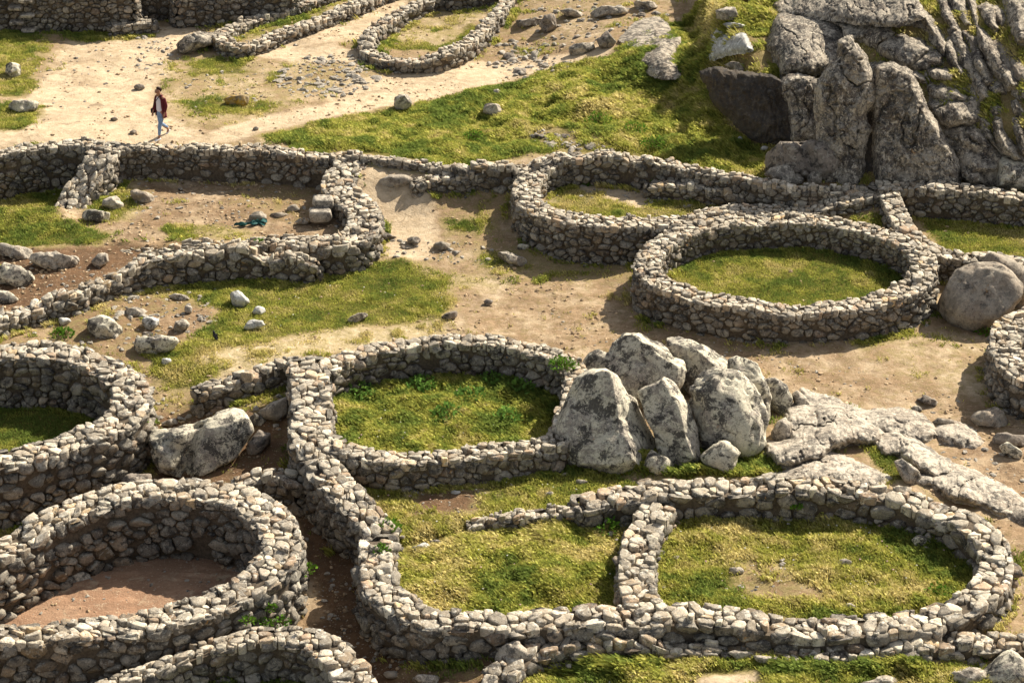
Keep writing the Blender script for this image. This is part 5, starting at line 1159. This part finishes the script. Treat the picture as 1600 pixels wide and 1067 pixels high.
SC = [
    ([(480,95),(540,85),(600,120),(560,145),(470,150),(430,125)], 39, .12, .5, 'flat stones of the rubble patch beside the trail', .6),
    ([(790,60),(850,75),(860,110),(800,115),(770,95)], 22, .2, .7, 'tumbled blocks right of the U-shaped house', .75),
    ([(850,20),(1000,0),(1110,10),(1090,40),(960,60),(860,60)], 29, .15, .75, 'scattered stones at the top of the green slope', .7),
    ([(220,60),(260,55),(270,90),(235,125),(215,90)], 11, .12, .4, 'dark stones where the sandy path narrows', .7),
    ([(60,110),(150,70),(220,100),(190,170),(90,160)], 10, .08, .3, 'small stones strewn over the sandy path', .6),
    ([(805,195),(850,200),(935,235),(900,245),(850,222)], 15, .2, .6, 'grey stones of the fallen row on the green slope', .7),
    ([(890,205),(950,222),(960,240),(905,228)], 7, .2, .55, 'grey stones heaped beside the fallen row', .75),
    ([(930,262),(1010,268),(1030,290),(960,285)], 7, .2, .6, 'pale stones lying inside the large enclosure', .7),
    ([(620,375),(720,380),(740,410),(640,405)], 12, .12, .4, 'brown stones scattered below the curved house wall', .7),
    ([(195,275),(330,262),(480,270),(490,340),(260,345),(190,330)], 19, .1, .36, 'small stones on the bare floor of the roofless house', .65),
    ([(200,460),(330,455),(335,500),(220,540),(120,545),(180,490)], 19, .12, .42, 'rubble stones between the tumbled wall and the meadow', .7),
    ([(30,420),(150,400),(180,420),(60,480),(20,480)], 8, .1, .3, 'small stones on the brown earth by the boulders', .7),
    ([(1140,880),(1330,870),(1330,950),(1150,930)], 25, .07, .25, 'small stones in the turf of the lower right enclosure', .6),
    ([(1000,560),(1300,570),(1560,640),(1560,700),(1450,640),(1200,600)], 8, .06, .2, 'pebbles scattered on the wide dirt path', .6),
    ([(1370,650),(1450,690),(1560,700),(1600,760),(1500,740)], 9, .08, .28, 'stones on the dirt beside the bedrock ridge', .6),
    ([(500,880),(540,960),(600,1020),(560,1060),(500,980)], 7, .08, .25, 'stones in the shaded alley', .7),
    ([(240,620),(300,640),(420,630),(440,660),(250,660)], 5, .1, .3, 'stones in the sandy gap behind the split boulder', .7),
    ([(880,480),(1000,520),(900,530),(820,500)], 6, .06, .2, 'pebbles in the dry grass between the rings', .6),
    ([(860,560),(900,555),(910,600),(880,610)], 4, .15, .35, 'stones at the broken corner of the oval house', .7),
]
for k, (poly, n, a, b, lab, fl) in enumerate(SC): scatter(poly, n, a, b, lab, lab, 300+k, fl)

# ------------------------------------------------------------------ wild plants
plant('cushion of bright green plant growing on the corner of the oval house wall', 880, 572, .36, 260, .06, z=.95, tall=.6)
plant('green tuft on the crumbling end of the thick wall', 608, 826, .28, 160, .07, z=.45)
plant('dark green tuft on the outer foot of the thick wall', 596, 862, .2, 90, .06, z=.6)
plant('bright fern sprouting from the right side of the tall ring wall', 472, 892, .2, 90, .07, z=.2, off=(.1,0,0))
for k, (x, y, z, r, t) in enumerate([(380,965,.45,.16,'trailing plant high on the shaded face of the tall ring wall'),(405,970,.1,.2,'leafy plant in the joints low on the tall ring wall'),(432,968,.0,.2,'bushy plant at the foot of the tall ring wall'),(350,955,.5,.12,'small sprig under the top of the tall ring wall'),(415,945,.35,.14,'middle sprig on the outer face of the tall ring wall'),
        (196,690,.25,.18,'plant hanging on the outer face of the deep left house'),(182,715,-.05,.16,'plant low on the outer face of the deep left house'),(215,655,.45,.15,'sprig near the top of the deep left house wall')]):
    plant(t, x, y, r, 70, .055, z=z, off=(.12,-.16,0))
plant('green weed in the joint of the lower enclosure back wall', 1243, 783, .14, 60, .06, z=.45, off=(0,-.3,0))
plant('bright green clump beside the tumbled wall', 98, 524, .28, 160, .07)
plant('leafy clump at the foot of the retaining wall boulders', 152, 338, .22, 90, .06)
for x, y, t in [(770,600,'tall weed in the back of the oval house'),(812,612,'spreading weed right of the tall weed in the oval house'),(735,622,'weed clump in the middle of the oval house'),(700,650,'low weed clump left in the oval house'),(790,655,'weed clump in front of the spreading weed'),(560,615,'dark weed at the left inside the oval house'),(660,605,'weed below the back wall of the oval house')]:
    plant(t, x, y, .4, 210, .085, mat='weed', tall=.7)
plant('dark rushy clump in the grass by the cross wall', 948, 828, .3, 110, .08, tall=.9)
plant('dark green weed in the shaded corner of the lower right enclosure', 1465, 930, .3, 130, .06)
plant('small bush between the huge boulder and the wall at the right edge', 1538, 520, .26, 110, .07)
plant('dark bush at the foot of the cliff recess', 1215, 218, .35, 160, .06)
plant('yellow green plants climbing the tall stepped wall', 88, 38, .3, 120, .06, mat='leaf_y', tall=1.4, off=(0,-.1,0))
plant('green creeper on the joints of the bottom block row', 1530, 1030, .14, 60, .06)
plant('green plant under the long low wall in the rubble', 405, 378, .12, 40, .06, z=.5)
plant('green plant at the right corner of the thick wall top', 918, 288, .22, 100, .06)
plant('leafy plant by the pale stones inside the large enclosure', 1028, 280, .28, 120, .06)
plant('round dark shrub on the green slope', 740, 215, .3, 120, .06)
plant('dark heather clump in the hollow of the green slope', 935, 192, .42, 240, .055, tall=.8)
plant('second heather clump right of the hollow on the green slope', 990, 205, .4, 220, .055, tall=.7)
plant('heather clump low on the green slope above the far wall', 1020, 226, .38, 200, .055, tall=.7)
plant('dark green bush between the two rocks at the head of the green slope', 1075, 112, .4, 200, .06)

# ------------------------------------------------------------------ stone steps
def block(bm_list, c, ax, ay, sx, sy, sz, seed):
    V, Fc = ico(3); q = np.sign(V)*np.abs(V)**.42
    q = q/np.abs(q).max(0); q = q*[sx/2, sy/2, sz/2]; q = q*(1+.07*fbm(V*2+seed, seed, 3))[:, None]
    W = np.array(c)+q[:, :1]*ax+q[:, 1:2]*ay+q[:, 2:]*np.array([0, 0, 1.])
    bm_list.append((W, Fc))
def steps(label, blocks, cat='steps', name='stone_steps'):
    o = np.array(blocks[0][0]); root = tag(empty(name, o), label, cat)
    for k, (c, ax, sx, sy, sz) in enumerate(blocks):
        L = []; a = np.array([math.cos(ax), math.sin(ax), 0]); b = np.array([-a[1], a[0], 0])
        block(L, c, a, b, sx, sy, sz, k+3); W, Fc = L[0]
        mesh('step', W, [Fc], MAT['outcrop'], root, None, True, o)
steps('two stone steps set into the inner corner of the curved house wall', [(at(505,309,1.02)-[0,0,.15], .1, .62, .5, .34), (at(500,328,.8)-[0,0,.15], .1, .66, .5, .36)])
s0 = at(42, 50, 1.25)
steps('flight of jutting stone steps in the tall wall at the far left', [(np.array([s0[0]+(-.28 if k % 2 else .1)-.0*k, s0[1]-.1, 1.38+.26*k]), .0, .5, .5, .13) for k in range(6)])

# ------------------------------------------------------------------ teal net
def net():
    rng = np.random.default_rng(3); n = 26; c = ground(392, 352)
    u, v = np.meshgrid(np.linspace(-1, 1, n), np.linspace(-1, 1, n)); u, v = u.ravel(), v.ravel()
    edge = 1+.5*vnoise(np.stack([u*1.7, v*1.7, u*0], 1), 8)
    x = c[0]+u*.36*edge; y = c[1]+v*(.05+.09*(u > 0)*u+.05*np.sin(u*9))*edge+u*.1
    z = terrain(x, y)+.04+.16*np.abs(fbm(np.stack([u*2.3, v*2.3, u*0+.4], 1), 12, 4))*(1-.5*np.maximum(np.abs(u), np.abs(v)))
    i, j = np.meshgrid(np.arange(n-1), np.arange(n-1)); b = (j*n+i).ravel()
    V = np.stack([x, y, z], 1); V = np.concatenate([V, V-[0, 0, .012]]); q = np.stack([b, b+1, b+n+1, b+n], 1)
    o = mesh('tarp', V, [q, (q+n*n)[:, ::-1]], plain('teal net', (.02, .085, .078), .7, .4, 30), None, None, True, c)
    tag(o, 'crumpled teal net lying on the floor of the roofless house', 'net')
net()

# ------------------------------------------------------------------ bird
def skin(name, joints, edges, mat, parent=None, origin=(0, 0, 0), sub=2, root=0):
    me = bpy.data.meshes.new(name); me.from_pydata([j[0] for j in joints], edges, []); me.update()
    o = bpy.data.objects.new(name, me); C.objects.link(o)
    m = o.modifiers.new('s', 'SKIN'); m.use_smooth_shade = True
    for k, j in enumerate(joints):
        r = j[1]; r = (r, r) if np.isscalar(r) else r
        me.skin_vertices[0].data[k].radius = r; me.skin_vertices[0].data[k].use_root = (k == root)
    s = o.modifiers.new('u', 'SUBSURF'); s.levels = sub; s.render_levels = sub
    dg = bpy.context.evaluated_depsgraph_get(); dg.update()
    ne = bpy.data.meshes.new_from_object(o.evaluated_get(dg)); o.modifiers.clear(); o.data = ne
    bpy.data.meshes.remove(me)
    ne.materials.clear(); ne.materials.append(mat)
    for p in ne.polygons: p.use_smooth = True
    if parent is not None: o.parent = parent
    return o
def bird():
    c = ground(337, 531); root = tag(empty('bird', c), 'small black bird perched upright on the turf of the meadow', 'bird')
    m = plain('black feathers', (.012, .012, .014), .5)
    b = skin('body', [((0, 0, .075), .035), ((.02, 0, .12), .05), ((.05, 0, .18), .04), ((.06, 0, .225), .03), ((.075, 0, .25), .026), ((.11, 0, .25), .006), ((-.06, 0, .03), .02), ((-.12, 0, -.0), .012)], [(0, 1), (1, 2), (2, 3), (3, 4), (4, 5), (0, 6), (6, 7)], m, root)
    for s in (-1, 1):
        skin('leg', [((.01, s*.02, .07), .008), ((.015, s*.022, .03), .006), ((.01, s*.022, 0), .006), ((.04, s*.025, -.004), .005)], [(0, 1), (1, 2), (2, 3)], m, root, sub=1)
        skin('wing', [((.05, s*.045, .17), (.02, .03)), ((0, s*.05, .11), (.014, .04)), ((-.07, s*.03, .03), (.008, .015))], [(0, 1), (1, 2)], m, root, sub=1)
    root.rotation_euler = (0, 0, 2.4); root.scale = (.95,)*3
bird()

# ------------------------------------------------------------------ the walking person
def person():
    foot = ground(254, 216)
    root = tag(empty('person', foot), 'person in a maroon cardigan, white top and jeans walking with bowed head along the path', 'person')
    root.rotation_euler = (0, 0, math.radians(138))   # local +y is forward
    skinm = plain('skin', (.34, .17, .11), .6); hairm = plain('hair', (.035, .015, .01), .6); jean = plain('denim', (.20, .29, .44), .85, .25, 30)
    mar = plain('maroon knit', (.12, .022, .028), .9, .25, 40); white = plain('white cotton', (.74, .70, .76), .85); shoe = plain('white shoes', (.78, .77, .74), .6)
    # joints: x right, y forward, z up
    hipL, hipR = (-.095, 0, .86), (.095, 0, .86)
    kL, aL = (-.10, .16, .47), (-.09, .20, .085)          # leading leg
    kR, aR = (.10, -.03, .46), (.10, -.34, .17)           # trailing leg
    J = [((0, 0, .90), (.13, .09)), ((0, .005, 1.05), (.115, .085)), ((0, .0, 1.24), (.14, .095)), ((0, -.01, 1.35), (.09, .07)), ((0, .02, 1.43), (.052, .052)), ((0, .055, 1.50), (.068, .08)), ((0, .085, 1.565), (.074, .088)), ((0, .08, 1.62), (.05, .065)),
         (hipL, .085), (kL, .052), (aL, .036), ((-.09, .31, .035), .034), (hipR, .085), (kR, .052), (aR, .036), ((.10, -.28, .06), .034),
         ((-.17, -.01, 1.34), .05), ((-.215, -.05, 1.09), .038), ((-.20, .02, .87), .026), ((-.195, .05, .80), (.036, .018)),
         ((.17, -.01, 1.34), .05), ((.22, .02, 1.08), .038), ((.20, .13, .88), .026), ((.195, .165, .815), (.036, .018))]
    E = [(0, 1), (1, 2), (2, 3), (3, 4), (4, 5), (5, 6), (6, 7), (0, 8), (8, 9), (9, 10), (10, 11), (0, 12), (12, 13), (13, 14), (14, 15), (3, 16), (16, 17), (17, 18), (18, 19), (3, 20), (20, 21), (21, 22), (22, 23)]
    for hand, sx in ((19, -1), (23, 1)):
        hx, hy, hz = J[hand][0]
        for f, (dx, l) in enumerate(((-.027, .058), (-.009, .072), (.009, .066), (.026, .05))):
            a = len(J); J += [((hx+dx*.3*sx, hy+dx, hz-.03), .009), ((hx+dx*.3*sx-.004*sx, hy+dx+.012, hz-.03-l*.55), .0085), ((hx-.02*sx+dx*.3*sx, hy+dx+.03, hz-.03-l), .007)]
            E += [(hand, a), (a, a+1), (a+1, a+2)]
        a = len(J); J += [((hx-.02*sx, hy+.038, hz+.0), .010), ((hx-.035*sx, hy+.055, hz-.035), .008)]; E += [(hand, a), (a, a+1)]
    body = skin('body', J, E, skinm, root)
    # face: nose, eyes, mouth, ears as small relief on the head
    fc = (0, .16, 1.545)
    head = []
    def bump_(c, r, m, nm):
        V, Fc = ico(2); return mesh(nm, V*np.array(r)+np.array(c), [Fc], m, root, None, True)
    bump_((0, .172, 1.535), (.014, .02, .022), skinm, 'nose')
    dk = plain('eye', (.02, .015, .012), .3); lip = plain('lips', (.26, .07, .06), .5)
    for s in (-1, 1):
        bump_((s*.03, .155, 1.56), (.011, .008, .007), dk, 'eye'); bump_((s*.076, .075, 1.55), (.012, .022, .032), skinm, 'ear')
    bump_((0, .152, 1.497), (.024, .008, .007), lip, 'mouth')
    # hair swept back with a small bun
    skin('hair', [((0, .10, 1.645), (.055, .045)), ((0, .03, 1.635), (.078, .06)), ((0, -.015, 1.56), (.08, .055)), ((0, -.035, 1.49), (.06, .04)), ((0, -.085, 1.58), (.042, .042))], [(0, 1), (1, 2), (2, 3), (2, 4)], hairm, root)
    def g(p, d): return (p[0]+d[0], p[1]+d[1], p[2]+d[2])
    tr = skin('trousers', [((0, 0, .95), (.15, .105)), ((0, 0, .86), (.155, .115)), (hipL, .092), (kL, .064), (g(aL, (0, -.005, .06)), .046), (hipR, .092), (kR, .064), (g(aR, (0, .02, .06)), .046)], [(0, 1), (1, 2), (2, 3), (3, 4), (1, 5), (5, 6), (6, 7)], jean, root, root=0)
    sh = skin('shirt', [((0, .012, .86), (.152, .122)), ((0, .012, .98), (.135, .115)), ((0, .012, 1.1), (.128, .108)), ((0, .012, 1.25), (.148, .112)), ((0, 0, 1.36), (.10, .085)), ((0, .005, 1.40), (.065, .06))], [(k, k+1) for k in range(5)], white, root)
    # open cardigan: back panel with two fronts and sleeves
    jk = []; n = 26; hs_ = np.linspace(.70, 1.42, 14)
    for z in hs_:
        w_ = np.interp(z, [.7, .95, 1.1, 1.28, 1.38, 1.42], [.205, .185, .165, .18, .13, .085]); d_ = np.interp(z, [.7, .95, 1.1, 1.28, 1.38, 1.42], [.165, .145, .13, .135, .105, .08])
        op = np.interp(z, [.7, 1.0, 1.42], [1.2, .95, .75])
        for t in np.linspace(op, 2*np.pi-op, n): jk.append((w_*math.sin(t), d_*math.cos(t)+.0, z+.01*math.sin(3*t)))
    V = np.array(jk); m_ = len(hs_); i, j = np.meshgrid(np.arange(n-1), np.arange(m_-1)); b = (j*n+i).ravel(); q = np.stack([b, b+1, b+n+1, b+n], 1)
    Vi = V*[.93, .93, 1]; ed = [(k*n, (k+1)*n) for k in range(m_-1)]+[((k+1)*n+n-1, k*n+n-1) for k in range(m_-1)]+[(k+1, k) for k in range(n-1)]
    N_ = len(V); q2 = [[a, b_, b_+N_, a+N_] for a, b_ in ed]
    card = mesh('cardigan', np.concatenate([V, Vi]), [q, (q+N_)[:, ::-1], np.array(q2)], mar, root, None, True)
    for s, (a, b_, c_) in ((-1, ((-.15, -.01, 1.355), (-.215, -.05, 1.09), (-.20, .012, .885))), (1, ((.15, -.01, 1.355), (.22, .02, 1.08), (.20, .122, .895)))):
        skin('sleeve', [(a, .068), (b_, .055), (c_, .042)], [(0, 1), (1, 2)], mar, card)
    for nm, a, rot in (('shoe', aL, 0), ('shoe', aR, 1)):
        if not rot: pts = [((a[0], a[1]-.05, .045), (.042, .045)), ((a[0], a[1]+.06, .045), (.045, .042)), ((a[0], a[1]+.15, .03), (.042, .03)), ((a[0], a[1]+.19, .026), (.028, .022))]
        else: pts = [((a[0], a[1]-.055, .155), (.042, .045)), ((a[0], a[1]+.01, .10), (.045, .042)), ((a[0], a[1]+.07, .045), (.042, .032)), ((a[0], a[1]+.115, .028), (.03, .022))]
        skin(nm, pts, [(0, 1), (1, 2), (2, 3)], shoe, root)
    # shoulder bag, carried by the person
    M = root.matrix_basis.copy(); import mathutils
    bag = tag(empty('shoulder_bag', foot), 'small black shoulder bag worn across the chest of the walking person', 'bag'); bag.rotation_euler = root.rotation_euler
    blk = plain('black leather', (.014, .013, .014), .5)
    V, Fc = ico(3); qv = np.sign(V)*np.abs(V)**.5
    mesh('pouch', qv*[.05, .11, .085]+np.array([.25, .06, .86]), [Fc], blk, bag, None, True)
    st_ = [(.235, .02, .93), (.19, .12, 1.02), (.10, .15, 1.15), (.0, .145, 1.27), (-.07, .115, 1.37), (-.085, .03, 1.425), (-.07, -.06, 1.40), (.02, -.15, 1.22), (.16, -.15, 1.0), (.235, .09, .92)]
    skin('strap', [(p, (.014, .008)) for p in st_], [(k, k+1) for k in range(len(st_)-1)], blk, bag, sub=1)
person()
flowers()
print('grass', grow_grass(4400000 if not globals().get('QUICK') else 300000)); print('gravel', gravel(75000))

# ------------------------------------------------------------------ light and camera
SUN_EL, SUN_AZ = math.radians(39), math.radians(45)      # azimuth from +y (away from the camera) towards +x
sd = Vector((math.cos(SUN_EL)*math.sin(SUN_AZ), math.cos(SUN_EL)*math.cos(SUN_AZ), math.sin(SUN_EL)))
sl = bpy.data.lights.new('sun', 'SUN'); sl.energy = 5.0; sl.angle = math.radians(.5); sl.color = (1, .92, .785)
so = bpy.data.objects.new('sun', sl); C.objects.link(so); so.rotation_euler = sd.to_track_quat('Z', 'Y').to_euler(); so.location = (20, 90, 40)
w = bpy.data.worlds.new('World'); bpy.context.scene.world = w; w.use_nodes = True
nt = w.node_tree; bg = nt.nodes['Background']; sky = nt.nodes.new('ShaderNodeTexSky'); sky.sky_type = 'NISHITA'; sky.sun_disc = False
sky.sun_elevation = SUN_EL; sky.sun_rotation = SUN_AZ; sky.air_density = 1.0; sky.dust_density = 2.0; sky.ozone_density = .6
hs = nt.nodes.new('ShaderNodeHueSaturation'); hs.inputs['Saturation'].default_value = .45; nt.links.new(sky.outputs[0], hs.inputs['Color']); nt.links.new(hs.outputs[0], bg.inputs[0]); bg.inputs[1].default_value = .078
cam = bpy.data.cameras.new('camera'); co = bpy.data.objects.new('camera', cam); C.objects.link(co)
co.location = CAM; co.rotation_euler = (math.pi/2-PITCH, 0, 0)
cam.sensor_width = 36; cam.lens = 36*F/1600; cam.clip_end = 3000; cam.clip_start = .5
sc = bpy.context.scene; sc.camera = co
sc.view_settings.view_transform = 'Standard'; sc.view_settings.look = 'None'; sc.view_settings.exposure = .93; sc.view_settings.gamma = 1
sc.render.engine = 'CYCLES'; sc.cycles.max_bounces = 5; sc.cycles.diffuse_bounces = 3; sc.cycles.transmission_bounces = 2
